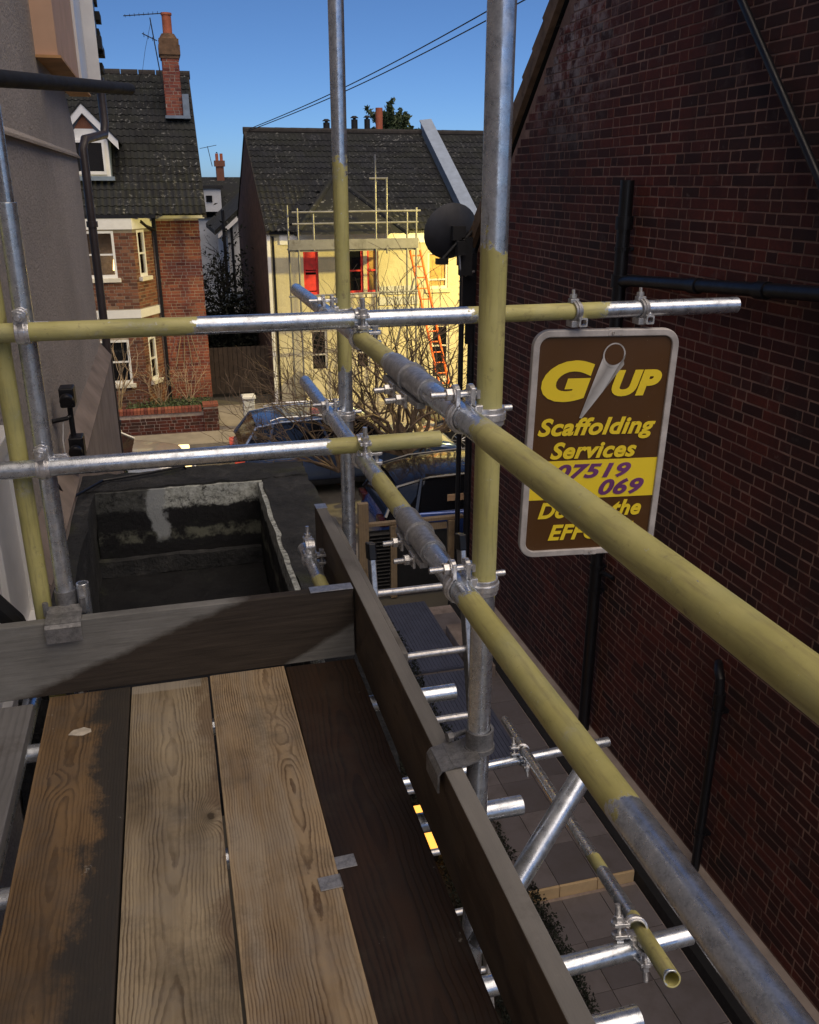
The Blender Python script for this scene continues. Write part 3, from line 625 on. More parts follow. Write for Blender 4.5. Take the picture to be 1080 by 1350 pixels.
# ============================================================ SCAFFOLD
sc = thing('scaffold', 'galvanised and yellow painted tube scaffold around the board platform', 'scaffold', (0, 0, 0))
def tube(name, p0, p1, paint=(), label=None, r=.02415, parent=None):
    p0, p1 = Vector(p0), Vector(p1); L = (p1-p0).length; m = MB(); seg = 40; vs = []; nz = max(2, int(L/.25))
    ri = r-.004
    rings = [(ri, .0), (ri, 0)]
    prof = [(ri, .25 if L > .6 else L*.3), (ri, 0.0005), (ri+.001, 0), (r-.001, 0), (r, .001)] + [(r, L*k/nz) for k in range(1, nz)] + [(r, L-.001), (r-.001, L), (ri+.001, L), (ri, L-.0005), (ri, L-(.25 if L > .6 else L*.3))]
    for rr_, z in prof:
        for k in range(seg):
            t = 2*math.pi*k/seg; vs.append((rr_*math.cos(t), rr_*math.sin(t), z))
    fs = [(i*seg+k, i*seg+(k+1) % seg, (i+1)*seg+(k+1) % seg, (i+1)*seg+k) for i in range(len(prof)-1) for k in range(seg)]
    fs += [tuple(range(seg)), tuple(range((len(prof)-1)*seg, len(prof)*seg))]
    m.add(vs, fs); me = m.mesh(name, M['tube'], True)
    o = link(name, me, parent or sc, p0, (p1-p0).to_track_quat('Z', 'Y').to_euler())
    pa = list(paint)+[(-9, -8)]*2
    o['pa'], o['pb'], o['pc'], o['pd'] = float(pa[0][0]), float(pa[0][1]), float(pa[1][0]), float(pa[1][1])
    if label: o['label'] = label
    return o
def sub(parent, name, mb, mat, smooth=False, bevel=0):
    return link(name, mb.mesh(name, mat, smooth, (0, 0, 0), bevel), parent)
def coupler(pa, pb, a, b, sa=1, sb=1, r=.02415, label=None, flip=False, name='coupler'):
    """right angle coupler: band round tube a at pa, band round tube b at pb, two T bolts with nuts"""
    pa, pb, a, b = map(Vector, (pa, pb, a, b)); a.normalize(); b.normalize(); n = (pb-pa).normalized()
    m = MB(); w = .034
    for c, ax, nn, s_ in ((pa, a, n, sa), (pb, b, -n, sb)):
        side = ax.cross(nn).normalized()*s_
        ang = .42
        for ww, ro in ((w, r+.0055), (w*.42, r+.0085)):
            m.ring(c, ax, r+.0006, ro, ww, 36, ang, 2*math.pi-ang, side)
        for sg in (1, -1):       # bolt ears
            p = c+side*(r+.014)+nn*sg*.0145
            Mx = Matrix.Translation(p) @ Matrix((side, ax, nn)).transposed().to_4x4()
            m.box((-.020, -.017, -.0045), (.018, .017, .0045), M=Mx)
            m.ring(c+side*(r+.02)+nn*sg*.0145, nn, .0075, .017, .010, 20)
    mid = (pa+pb)/2; q = a.cross(n).normalized()
    Mx = Matrix.Translation(mid) @ Matrix((a, q, n)).transposed().to_4x4()
    m.box((-.021, -.024, -.007), (.021, .024, .007), M=Mx)
    m.box((-.017, -.017, -.014), (.017, .017, .014), M=Mx)
    body = link(name, m.mesh('coupler', M['galv'], False, pa, .0014), sc, pa)
    if label: body['label'] = label
    for c, ax, nn, s_ in ((pa, a, n, sa), (pb, b, -n, sb)):
        side = ax.cross(nn).normalized()*s_; p = c+side*(r+.0185)
        bo = MB(); bo.cyl(p+nn*.030-pa, p-nn*.062-pa, .0062, seg=14)
        for k in range(9): bo.ring(p-nn*(.036+.0026*k)-pa, nn, .0055, .0068, .0012, 14)
        bo.box((-.011, -.008, -.005), (.011, .008, .005), M=Matrix.Translation(p+nn*.029-pa) @ Matrix((ax, side, nn)).transposed().to_4x4())
        bolt = link('bolt', bo.mesh('bolt', M['bolt'], True), body)
        nu = MB(); nu.cyl(p-nn*.021-pa, p-nn*.034-pa, .0125, seg=6).cyl(p-nn*.018-pa, p-nn*.0215-pa, .0165, seg=20)
        link('nut', nu.mesh('nut', M['bolt'], False, (0, 0, 0), .001), body)
    return body
UX, LX, UZ, LZ = .508, .508, 5.094, 4.745
SX = .562
tube('upright', (SX, 1.51, .0), (SX-.004, 1.51, 8.2), [(4.73, 5.405)], 'near upright with a yellow middle')
tube('upright', (.558, 2.93, .0), (.562, 2.93, 8.0), [(4.90, 5.56)], 'far upright, yellow between bar and roof height')
tube('upright', (-.362, 2.47, .0), (-.362, 2.47, 5.455), [], 'short grey upright at the left with its open top end in view')
tube('upright', (-.428, 2.475, .0), (-.428, 2.475, 7.5), [(2.0, 5.6)], 'yellow upright at the left edge')
tube('upright', (-.44, 3.02, .0), (-.44, 3.02, 7.2), [], 'thin grey upright behind the yellow one', r=.0205)
tube('upright', (SX, -.5, .0), (SX, -.5, 7.5), [])
tube('guard_rail', (UX, -.9, UZ), (UX, 3.66, UZ), [(-1, 2.30), (2.95, 3.30)], 'long top rail running past the camera, yellow near end')
tube('guard_rail', (LX, -.9, LZ), (LX, 3.52, LZ), [(1.72, 2.34), (2.83, 3.08)], 'long middle rail with a blue grey near end')
tube('guard_rail', (-.75, 2.42, 5.146), (1.70, 2.42, 5.146), [(-1, .815), (1.575, 2.00)], 'top cross bar that the sign hangs from')
tube('guard_rail', (-.75, 2.42, 4.787), (.745, 2.42, 4.787), [(1.16, 1.6)], 'lower cross bar ending in the middle with olive end')
# sleeves
def sleeve(y, x, z, ln=.20):
    m = MB()
    m.ring((x, y, z), (0, 1, 0), .0245, .0292, ln, 36); m.ring((x, y, z), (0, 1, 0), .028, .0345, .010, 36)
    m.box((x-.0295, y-ln/2, z-.034), (x-.012, y+ln/2, z-.022))
    o = link('sleeve_coupler', m.mesh('sleeve_coupler', M['galv_dull'], True, (x, y, z)), sc, (x, y, z))
    for dy in (-.055, .05):
        b = MB().cyl((-.075, dy, -.036), (.015, dy, -.034), .0062, seg=12); link('bolt', b.mesh('bolt', M['bolt'], True), o)
        b = MB().cyl((-.040, dy, -.0345), (-.052, dy, -.0345), .0125, seg=6).box((-.036, dy-.02, -.05), (-.030, dy+.02, -.02)); link('nut', b.mesh('nut', M['bolt'], False, (0, 0, 0), .001), o)
sleeve(1.87, UX, UZ, .30); sleeve(1.80, LX, LZ, .22)
Y_, Z_, X_ = (0, 1, 0), (0, 0, 1), (1, 0, 0)
coupler((UX, 1.51, UZ), (SX-.003, 1.51, UZ), Y_, Z_, -1, -1, label='coupler of top rail and near upright')
coupler((LX, 1.51, LZ), (SX-.003, 1.51, LZ), Y_, Z_, -1, -1, label='coupler of middle rail and near upright')
coupler((UX, 2.93, UZ), (.561, 2.93, UZ), Y_, Z_, -1, -1, label='coupler of top rail and far upright')
coupler((LX, 2.93, LZ), (.561, 2.93, LZ), Y_, Z_, -1, -1, label='coupler of middle rail and far upright')
coupler((.508, 2.42, 5.146), (UX, 2.42, UZ), X_, Y_, -1, 1, label='coupler of cross bar on top rail')
coupler((.508, 2.42, 4.787), (LX, 2.42, LZ-.001), X_, Y_, -1, 1, label='coupler of lower cross bar on middle rail')
coupler((-.362, 2.47, 5.146), (-.362, 2.42, 5.146), Z_, X_, 1, 1, label='upper left coupler')
coupler((-.362, 2.47, 4.787), (-.362, 2.42, 4.787), Z_, X_, 1, 1, label='lower left coupler')
# ledgers and transoms under the deck
tube('ledger', (.527, -.9, 4.055), (.527, 3.0, 4.055))
tube('ledger', (-.5, -.9, 4.055), (-.5, 2.7, 4.055))
for y, xe in ((2.20, .735), (1.66, .735), (1.045, .72), (.4, .72)):
    tube('transom', (-.62, y, 4.052+.0), (xe, y, 4.052), [(-.1, -.05)])
tube('ledger', (.43, 2.46, 4.20), (.405, 3.02, 4.225), [(0, .3)], 'short tube end inside the corner of the parapet')
coupler((.412, 2.92, 4.222), (.412, 2.92, 4.272), Y_, X_, 1, 1)
tube('ledger', (.922, 1.235, 3.882), (1.50, 3.66, 2.874), [(0, .30), (.60, .72), (1.9, 3.2)], 'thin lower rail with yellow open end', r=.0195)
tube('transom', (.20, 1.41, 3.765), (1.10, 1.43, 3.765), [], 'lower cross tube under the thin rail')
tube('transom', (.70, 3.04, 3.075), (1.80, 3.114, 3.055), [], 'far lower cross tube', r=.022)
coupler((.952, 1.427, 3.766), (.953, 1.442, 3.813), X_, (.22, .92, -.38), 1, 1, r=.0215, label='coupler on the thin lower rail')
coupler((1.356, 3.07, 3.066), (1.356, 3.083, 3.112), X_, (.22, .92, -.38), 1, 1, r=.021)
tube('brace', (.50, 1.32, 4.00), (.805, 1.47, 4.29), [], 'short sloping brace with rusty lower edge')
# toe board clips on the uprights
def toe_clip(c, along, out, name='toe_board_clip', wd=.075):
    c = Vector(c); a = Vector(along).normalized(); o_ = Vector(out).normalized(); m = MB()
    pts = []
    for t, zz in ((-.053, -.055), (-.053, -.012), (-.046, -.002), (-.02, .004), (.012, .004), (.03, .010), (.04, .014)): pts.append(c+o_*t+Vector((0, 0, zz)))
    for k in range(len(pts)-1):
        p, q = pts[k], pts[k+1]; d = (q-p).normalized(); nn = a.cross(d)*.0022
        m.hexa([p-a*wd/2-nn, p+a*wd/2-nn, q+a*wd/2-nn, q-a*wd/2-nn, p-a*wd/2+nn, p+a*wd/2+nn, q+a*wd/2+nn, q-a*wd/2+nn])
    return m
m = toe_clip((.508, 1.50, 4.352), (0, 1, 0), (1, 0, 0), wd=.085); m.ring((SX, 1.51, 4.385), (0, 0, 1), .0245, .030, .040, 36); m.ring((SX, 1.51, 4.36), (0, 0, 1), .0245, .033, .010, 36)
m.cyl((.50, 1.545, 4.37), (.60, 1.565, 4.37), .006).cyl((.50, 1.545, 4.37), (.512, 1.547, 4.37), .0115, seg=6)
CL = galv('greenish corroded clip steel', .26, .6)
m.build('toe_board_clip', CL, sc, bevel=0)
m = toe_clip((-.365, 2.405, 4.352), (-1, 0, 0), (0, 1, 0), wd=.095); m.ring((-.362, 2.47, 4.385), (0, 0, 1), .0245, .030, .040, 36)
m.cyl((-.415, 2.435, 4.345), (-.415, 2.435, 4.385), .009, seg=6).cyl((-.315, 2.435, 4.345), (-.315, 2.435, 4.39), .009, seg=6)
m.build('toe_board_clip', CL, sc)
tube('spigot', (-.312, 2.46, 4.20), (-.312, 2.46, 4.425), [], 'short tube stub beside the left clip', r=.0175)

# ============================================================ platform boards
def board(x0, x1, y0, y1, z1, mat, label, th=.038, yaw=0, band=True, name='scaffold_board', mid=None):
    w = x1-x0; cx = (x0+x1)/2; L = y1-y0
    b = thing(name, label, 'scaffold board', (cx, y1, z1-th), R(yaw))
    m = MB().box((-w/2, -L, 0), (w/2, 0, th)); me = m.mesh('plank', mat, False, (0, 0, 0), .003)
    link('plank', me, b)
    return b
DK = H-1.38
b1 = board(-.431, -.209, -1.0, 2.368, DK, M['board1'], 'brown board with a black stained right half and a chipped white spot')
b2 = board(-.205, .012, -1.0, 2.368, DK-.002, M['board2'], 'pale sandy board with cathedral grain, second from the left')
b3 = board(.018, .240, -1.0, 2.368, DK+.001, M['board3'], 'pale striped board with bleached grain and a clip on its right edge')
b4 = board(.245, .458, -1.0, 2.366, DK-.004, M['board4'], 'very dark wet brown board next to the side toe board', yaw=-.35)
b5 = board(-.69, -.475, -1.0, 2.362, DK-.01, M['board_grey'], 'silver grey board beyond the gap at the far left', yaw=.0)
# chipped pale spot on the first board
m = MB(); rr = random.Random(4); ring = []
for k in range(14):
    t = 2*math.pi*k/14; ring.append((.030*math.cos(t)*(1+rr.uniform(-.2, .2)), .017*math.sin(t)*(1+rr.uniform(-.25, .25)), 0))
m.prism(ring, (0, 0, .0015)); o = link('chipped_patch', m.mesh('chipped_patch', simple('bare chipped timber', (.55, .50, .42), .8, var=.3, sc=30, bump=.5)), b1, (-.012, 2.165-2.368, .0378)); 
# galvanised joining clips
def deck_clip(parent, x, y, rz):
    m = MB().box((-.026, -.019, 0), (.022, .019, .0018)).box((.020, -.019, -.012), (.0225, .019, .0018)).cyl((-.006, .0, .0018), (-.006, 0, .003), .004)
    p = parent.location; return link('edge_clip', m.mesh('edge_clip', M['galv_dull'], False, (0, 0, 0), .0005), parent, (x-p[0], y-p[1], .0392), (0, 0, rz))
deck_clip(b3, .220, 1.452, R(2)); deck_clip(b4, .263, 1.508, R(182))
e1 = tag(link('toe_board', MB().box((-.53, 0, 0), (.53, .036, .228)).mesh('toe_board', M['toe_end'], False, (0, 0, 0), .003)), 'toe board across the end of the platform, dark with grey weathered corners', 'toe board')
e1.location = (-.068, 2.371, DK+.001); e1.rotation_euler = (R(-1.5), 0, 0)
e1b = link('end_plate', MB().box((-.065, -.004, 0), (.065, .040, .0022)).mesh('end_plate', M['galv_dull'], False, (0, 0, 0), .0006), e1, (.465, .0, .229))
# side toe board: body plus the sawn top edge, built of one plank with two materials
m = MB().box((0, 0, 0), (.0405, 4.2, .235)); me = m.mesh('toe_board', [M['toe_side'], M['toe_top']], False, (0, 0, 0), .003)
for p in me.polygons: p.material_index = 1 if p.normal.z > .6 else 0
e2 = tag(link('toe_board', me), 'long brown toe board on edge along the right side of the platform', 'toe board'); e2.location = (.4685, -1.06, DK-.006)
link('end_plate', MB().box((-.001, -.05, 0), (.042, .002, .002)).mesh('end_plate', M['galv_dull'], False, (0, 0, 0), .0005), e2, (0, 4.2, .2355))
me = MB().box((0, 0, 0), (.017, 1.05, .20)).mesh('toe_board', M['toe_top'], False, (0, 0, 0), .003)
e3 = tag(link('toe_board', me), 'short rough grey board end lapped outside the long side toe board', 'toe board'); e3.location = (.5125, 1.98, DK+.015)
# ============================================================ ladder
ld = thing('ladder', 'aluminium ladder standing outside the platform between the two right uprights', 'ladder', (.93, 2.3, .0))
tl, tr_ = Vector((.735, 3.37, 4.06)), Vector((1.135, 3.37, 4.06)); dn = Vector((0, -.274, -1)).normalized()
for p in (tl, tr_):
    q = p+dn*4.2; M_ = Matrix((Vector((1, 0, 0)), Vector((0, 1, -.274)).normalized(), -dn)).transposed().to_4x4()
    st = MB().box((-.0125, -.032, -4.15), (.0125, .032, 0), M=Matrix.Translation(p) @ M_).build('stile', M['alu'], ld, bevel=.004)
    MB().box((-.017, -.036, -.06), (.017, .036, .012), M=Matrix.Translation(p) @ M_).build('end_cap', M['black'], st, bevel=.005)
for k in range(13):
    a = tl+dn*(.20+.30*k) if k else tl+dn*.21
    b = tr_+dn*(.20+.30*k) if k else tr_+dn*.21
    MB().cyl(a, b, .0155, seg=16).build('rung', M['alu'], ld, smooth=True)

# ============================================================ SIGN
a0 = Vector((1.004, 2.455, 0)); sg = thing('scaffolding_sign', 'brown and yellow scaffolding company sign board hanging from the cross bar', 'sign', (1.262, 2.43, 4.72), R(-5.5))
sg.rotation_euler = (R(2.0), R(.6), R(-5.5))
SWd, SHt = .455, .735
def rrect(w, h, r, n=8):
    pts = []
    for cx_, cz_, t0 in ((w/2-r, h/2-r, 0), (-w/2+r, h/2-r, 90), (-w/2+r, -h/2+r, 180), (w/2-r, -h/2+r, 270)):
        for k in range(n+1):
            t = R(t0+90*k/n); pts.append((cx_+r*math.cos(t), 0, cz_+r*math.sin(t)))
    return pts
def rr_ring(m, w, h, r, t, d, y0):
    o_ = rrect(w, h, r); i_ = rrect(w-2*t, h-2*t, max(r-t, .004)); n = len(o_)
    vs = [(x, y0, z) for x, y, z in o_]+[(x, y0, z) for x, y, z in i_]+[(x, y0+d, z) for x, y, z in o_]+[(x, y0+d, z) for x, y, z in i_]; fs = []
    for k in range(n):
        k2 = (k+1) % n; fs += [(k, k2, n+k2, n+k), (2*n+k, 3*n+k, 3*n+k2, 2*n+k2), (k, 2*n+k, 2*n+k2, k2), (n+k, n+k2, 3*n+k2, 3*n+k)]
    m.add(vs, fs)
m = MB(); rr_ring(m, SWd+.006, SHt+.006, .052, .021, .024, -.012); m.box((-.002, -.013, SHt/2-.017), (.045, .013, SHt/2+.0045)); m.cyl((.014, -.0135, SHt/2-.008), (.014, -.016, SHt/2-.008), .004)
m.box((-.01, -.013, -SHt/2-.0045), (.035, .013, -SHt/2+.016)); m.cyl((.012, -.0135, -SHt/2+.007), (.012, -.016, -SHt/2+.007), .004)
sub(sg, 'frame', m, simple('scuffed pale sign frame tube', (.50, .47, .45), .5, .15, var=.25, sc=14, bump=.2), bevel=.003)
def panel_mat(name, col, col2):
    mm = N(name); co = mm.coord(); c = mm.mix(mm.mr(mm.noise(co, 16, 6, .75), .58, .72, 0, .5), col, col2); c = mm.mix(mm.mr(mm.noise(co, 90, 3, .8), .68, .74, 0, .4), c, (.35, .30, .22))
    return mm.set(c, mm.mr(mm.noise(co, 8, 4), .3, .7, .3, .5))
BR = panel_mat('brown sign vinyl', (.085, .036, .008), (.115, .055, .018)); YE = panel_mat('yellow sign vinyl', (.92, .70, .035), (.80, .58, .04)); PU = simple('purple vinyl lettering', (.16, .045, .17), .45)
m = MB(); m.add([(x, -.004, z) for x, y, z in rrect(SWd-.03, SHt-.03, .036)]+[(x, .004, z) for x, y, z in rrect(SWd-.03, SHt-.03, .036)], [tuple(range(36)), tuple(range(71, 35, -1))]+[(k, (k+1) % 36, 36+(k+1) % 36, 36+k) for k in range(36)])
sub(sg, 'sign_panel', m, BR)
sub(sg, 'yellow_band', MB().box((-SWd/2+.0155, -.0052, -.172), (SWd/2-.0155, -.003, -.042)), YE)
def text(s, x, z, w, h, mat, bold=.022, shear=.28, y=-.0062):
    cu = bpy.data.curves.new('lettering', 'FONT'); cu.body = s; cu.shear = shear; cu.offset = bold; cu.extrude = .001; cu.resolution_u = 5; cu.size = 1; cu.space_character = 1.06
    to = bpy.data.objects.new('lettering', cu); C.objects.link(to)
    dg = bpy.context.evaluated_depsgraph_get(); me = bpy.data.meshes.new_from_object(to.evaluated_get(dg)); bpy.data.objects.remove(to)
    xs = [v.co.x for v in me.vertices]; ys = [v.co.y for v in me.vertices]; x0, x1, y0, y1 = min(xs), max(xs), min(ys), max(ys)
    sx, sy = w/(x1-x0), h/(y1-y0)
    for v in me.vertices: v.co = Vector(((v.co.x-x0)*sx, v.co.z*.5, (v.co.y-y0)*sy))
    me.materials.clear(); me.materials.append(mat)
    return link('lettering', me, sg, (x, y, z))
text('G', -.196, .150, .165, .128, YE, .062, .22); text('UP', .030, .163, .160, .082, YE, .06, .25)
text('Scaffolding', -.196, .024, .385, .074, YE, .034); text('Services', -.150, -.036, .285, .056, YE, .034)
text('07519', -.128, -.104, .252, .050, PU, .036); text('9', -.170, -.164, .042, .056, PU, .036); text('069', .022, -.164, .152, .056, PU, .036)
text('Double the', -.175, -.238, .350, .056, YE, .034); text('EFFORT', -.135, -.316, .29, .056, YE, .034)
# picture of a steel tube, flat print: tapering bar and round mouth
PG = N('printed steel tube'); co_ = PG.coord(); spx = PG.n('ShaderNodeSeparateXYZ'); PG.L(co_, spx.inputs[0]); tt = PG.math('FRACT', PG.math('MULTIPLY', PG.math('ADD', spx.outputs['X'], PG.math('MULTIPLY', spx.outputs['Z'], -.52)), 11)); PG.set(PG.ramp(PG.math('ADD', tt, PG.math('MULTIPLY', PG.noise(co_, 40, 4), .2)), [(.1, (.20, .19, .18)), (.45, (.62, .60, .58)), (.75, (.30, .29, .28)), (1, (.5, .5, .5))]), .4)
m = MB(); m.prism([(-.066, -.0072, .098), (-.058, -.0072, .096), (.062, -.0072, .262), (.054, -.0072, .305), (-.008, -.0072, .285)], (0, .001, 0))
sub(sg, 'printed_tube', m, PG.mat)
m = MB(); m.add([(.027+.036*math.cos(2*math.pi*k/24), -.0080, .292+.038*math.sin(2*math.pi*k/24)) for k in range(24)], [tuple(range(24))]); sub(sg, 'printed_tube', m, PG.mat)
m = MB(); m.add([(.027+.031*math.cos(2*math.pi*k/24), -.0086, .294+.032*math.sin(2*math.pi*k/24)) for k in range(24)], [tuple(range(24))]); sub(sg, 'printed_tube', m, BR)
def sign_clip(x):
    k = thing('pipe_clamp', 'worn steel clamp holding the sign, %s' % ('on the yellow part of the bar' if x < 1.25 else 'on the silver end of the bar'), 'clamp', (x, 2.42, 5.146), 0, 'clamps holding the sign')
    m = MB(); m.ring((0, 0, 0), (1, .25, 0), .0246, .0305, .024, 32); m.ring((0, 0, 0), (1, .25, 0), .030, .034, .008, 32); m.box((-.014, -.02, -.045), (.014, .02, -.026)); m.box((-.016, -.010, .024), (.010, .012, .036)); sub(k, 'clamp_band', m, M['galv_dull'], bevel=.001)
    m = MB().cyl((-.004, 0, .03), (-.006, 0, .062), .005).cyl((-.005, 0, .038), (-.0055, 0, .049), .011, seg=6); sub(k, 'bolt', m, M['bolt'])
    m = MB(); rr_ring(m, .026, .026, .004, .0045, .02, -.032); o = sub(k, 'hook', m, M['galv']); o.location = (.018, 0, -.030)
sign_clip(1.153); sign_clip(1.371)

# ============================================================ side passage
ps = thing('passage', None, None, (2.9, 4, 0)); ps['kind'] = 'structure'
def path_tiles():
    cache = {}
    i = 0
    for (y0, n, z) in ((1.1, 9, .045), (5.12, 11, .145)):
        for r_ in range(n):
            for c_ in range(3):
                x = 2.30+c_*.335
                if 'm' not in cache:
                    cache['m'] = MB().box((-.1645, -.2175, 0), (.1645, .2175, .02)).mesh('tile', M['path_tile'], False, (0, 0, 0), .002)
                o = link('tile', cache['m'], ps, (x+.1645-2.9, y0+r_*.44+.22-4, z+random.uniform(-.001, .001))); i += 1
path_tiles()
MB().box((2.20, 1.0, -.01), (3.40, 5.10, .052)).build('bed', M['mortar'], ps); MB().box((2.20, 5.12, -.01), (3.40, 10.2, .152)).build('bed', M['mortar'], ps)
for k in range(3): MB().box((2.30+k*.335, 5.095, .054), (2.629+k*.335, 5.118, .164)).build('riser', M['riser'], ps, bevel=.002)
MB().box((3.312, -3, -.01), (3.38, 10.3, .172)).build('drain_channel', M['black_matt'], ps)
st_ = [(3.38, 3.47, .27), (3.47, 3.56, .36), (3.56, 3.668, .45)]
for x0, x1, z in st_: MB().box((x0, -3, -.01), (x1+.001, 10.45, z)).build('concrete_step', M['kerb'] if z < .4 else M['kerb_light'], ps, bevel=.012)
for (y0, y1, z, tilt) in ((8.55, 10.3, .20, 0), (6.75, 8.5, .175, 0)):
    m = MB().box((2.36, y0, z-.03), (2.98, y1, z))
    for k in range(14): m.box((2.375+k*.043, y0+.01, z), (2.395+k*.043, y1-.01, z+.009))
    m.build('ribbed_mat', M['mat_blue'], ps)
MB().box((3.0, 8.3, .155), (3.26, 9.4, .30)).build('stone_block', M['kerb'], ps, bevel=.01)
# planting strip of dark ivy
tag(MB().box((1.2, -1, -.01), (2.2, 10.6, .10)).build('planting_bed', M['soil']), kind='structure')
def leaves(name, mat, pts, size, parent=None, seed=1, **k):
    rr = random.Random(seed); V, F = [], []
    for p in pts:
        p = Vector(p); n_ = Vector((rr.gauss(0, 1), rr.gauss(0, 1), rr.gauss(0, 1)+.5)).normalized(); u = n_.orthogonal().normalized(); u = Matrix.Rotation(rr.uniform(0, 6.28), 3, n_) @ u; w_ = n_.cross(u); s_ = size*rr.uniform(.6, 1.4); i = len(V)
        V += [p-u*s_, p+w_*s_*.45+n_*s_*.15, p+u*s_, p-w_*s_*.45+n_*s_*.15]; F.append((i, i+1, i+2, i+3))
    off = Vector((0, 0, 0))
    if parent is not None: off = Vector(parent.location)
    me = bpy.data.meshes.new(name); me.from_pydata([tuple(v-off) for v in V], [], F); me.materials.append(mat); me.update(); o = link(name, me, parent); tag(o, **k); return o
rr = random.Random(5)
tag(leaves('hedge', M['leaf_dark'], [(rr.uniform(1.75, 2.42+.03*math.sin(y*3)), y, rr.uniform(.05, .26)) for y in [rr.uniform(.8, 10.2) for _ in range(60000)]], .016), 'low dark ivy strip along the left edge of the tiled side path', 'hedge')

# bin store screen / gate at the front
ft = thing('slatted_fence', 'timber framed fence with a dark louvred panel at the end of the side path', 'fence', (3.0, 10.95, 0))
FY = 10.95
MB().box((2.15, FY-.03, 1.10), (3.72, FY+.05, 1.145)).build('top_rail', M['fence_wood'], ft, bevel=.003)
for x, w_ in ((2.22, .14), (2.665, .09), (3.50, .09)): MB().box((x, FY-.045, 0), (x+w_, FY+.04, 1.09 if x != 2.22 else 1.45)).build('post', M['fence_wood'], ft, bevel=.004)
MB().box((2.78, FY-.02, .97), (3.48, FY+.02, 1.06)).build('rail', M['fence_wood'], ft)
MB().box((2.37, FY+.012, .05), (2.66, FY+.03, 1.02)).build('backing', M['black_matt'], ft)
for k in range(17):
    z = .08+k*.055; MB().hexa([(2.37, FY-.03, z), (2.66, FY-.03, z), (2.66, FY+.01, z+.03), (2.37, FY+.01, z+.03), (2.37, FY-.03, z+.012), (2.66, FY-.03, z+.012), (2.66, FY+.01, z+.042), (2.37, FY+.01, z+.042)]).build('slat', M['black'], ft)
MB().box((2.77, FY+.0, .03), (3.49, FY+.02, .95)).build('board_panel', M['black_matt'], ft)
# guessed lamp, added to give the orange gleam in the gap beside the deck
lb = thing('gleam_lamp', 'small lit orange lamp on the path seen through the gap at the deck edge', 'lamp', (1.757, 5.80, .1))
MB().cyl((1.757, 5.80, .10), (1.757, 5.80, .36), .10, seg=20).build('lamp_body', M['black'], lb)
MB().box((1.66, 5.50, .36), (1.86, 6.05, .42)).build('lamp_lens', emis('orange gleam emitter', (1, .42, .06), 1.1), lb)

# ============================================================ STREET LAMP (lights the cream front; stands behind the brick house)
lamp = thing('street_lamp', 'lit street lamp with a long arm on the far pavement, hidden round the house corner', 'street lamp', (9.1, 19.6, .1))
MB().cyl((9.1, 19.6, .1), (9.1, 19.6, 5.4), .07, .045, 14).path([(9.1, 19.6, 5.38), (9.08, 19.4, 5.5), (8.95, 18.6, 5.54)], .03).build('lamp_post', M['galv_dull'], lamp, smooth=True)
MB().box((8.78, 18.0, 5.48), (9.02, 18.62, 5.60)).build('lantern', M['galv_dull'], lamp, bevel=.02)
MB().box((8.80, 18.05, 5.455), (9.0, 18.45, 5.48)).build('lamp_lens', M['lantern'], lamp)
def spot(name, loc, target, power, col, ang, blend, rad, parent):
    d = bpy.data.lights.new(name, 'SPOT'); d.energy = power; d.color = col; d.spot_size = R(ang); d.spot_blend = blend; d.shadow_soft_size = rad
    o = bpy.data.objects.new(name, d); C.objects.link(o); o.parent = parent; o.location = Vector(loc)-parent.location
    o.rotation_euler = (Vector(target)-Vector(loc)).to_track_quat('-Z', 'Y').to_euler(); return o
spot('lamp_light', (8.9, 18.2, 5.42), (5.0, 19.9, 0), 2150, (1, .77, .21), 122, .3, .12, lamp)

# ============================================================ house builder pieces
def window(parent, x0, x1, z0, z1, y, mat, pane, rec=.05, bar=.045, meet=.5, sill=True, n=Vector((0, -1, 0)), o=None, u=Vector((1, 0, 0)), sm=None, curtain=None, mull=()):
    """sash window in a plane: x0..x1 along u from o"""
    o = Vector(o) if o is not None else Vector((0, y, 0)); n = Vector(n); u = Vector(u)
    rot = Matrix((u, -n, Vector((0, 0, 1)))).transposed().to_4x4(); T = Matrix.Translation(o) @ rot
    m = MB(); t = .055
    m.box((x0, 0, z0), (x0+t, .07, z1), M=T); m.box((x1-t, 0, z0), (x1, .07, z1), M=T); m.box((x0+t, 0.001, z1-t), (x1-t, .07, z1), M=T); m.box((x0+t, .001, z0), (x1-t, .07, z0+t*1.3), M=T)
    zm = z0+(z1-z0)*meet
    if meet: m.box((x0+t, .012, zm-.02), (x1-t, .06, zm+.02), M=T)
    for q in mull: xx = x0+(x1-x0)*q; m.box((xx-.03, .008, z0+t), (xx+.03, .06, z1-t), M=T)
    w = m.build('window', mat, parent)
    MB().box((x0+t-.01, .035, z0+t), (x1-t+.01, .042, z1-t), M=T).build('pane', pane, w)
    if curtain: MB().box((x0+t-.01, .075, z0+t), (x1-t+.01, .085, z1-t), M=T).build('blind', curtain, w)
    if sill: MB().box((x0-.07, -.09, z0-.09), (x1+.07, .08, z0-.001), M=T).build('sill', sm or M['cream_sill'], w)
    return w

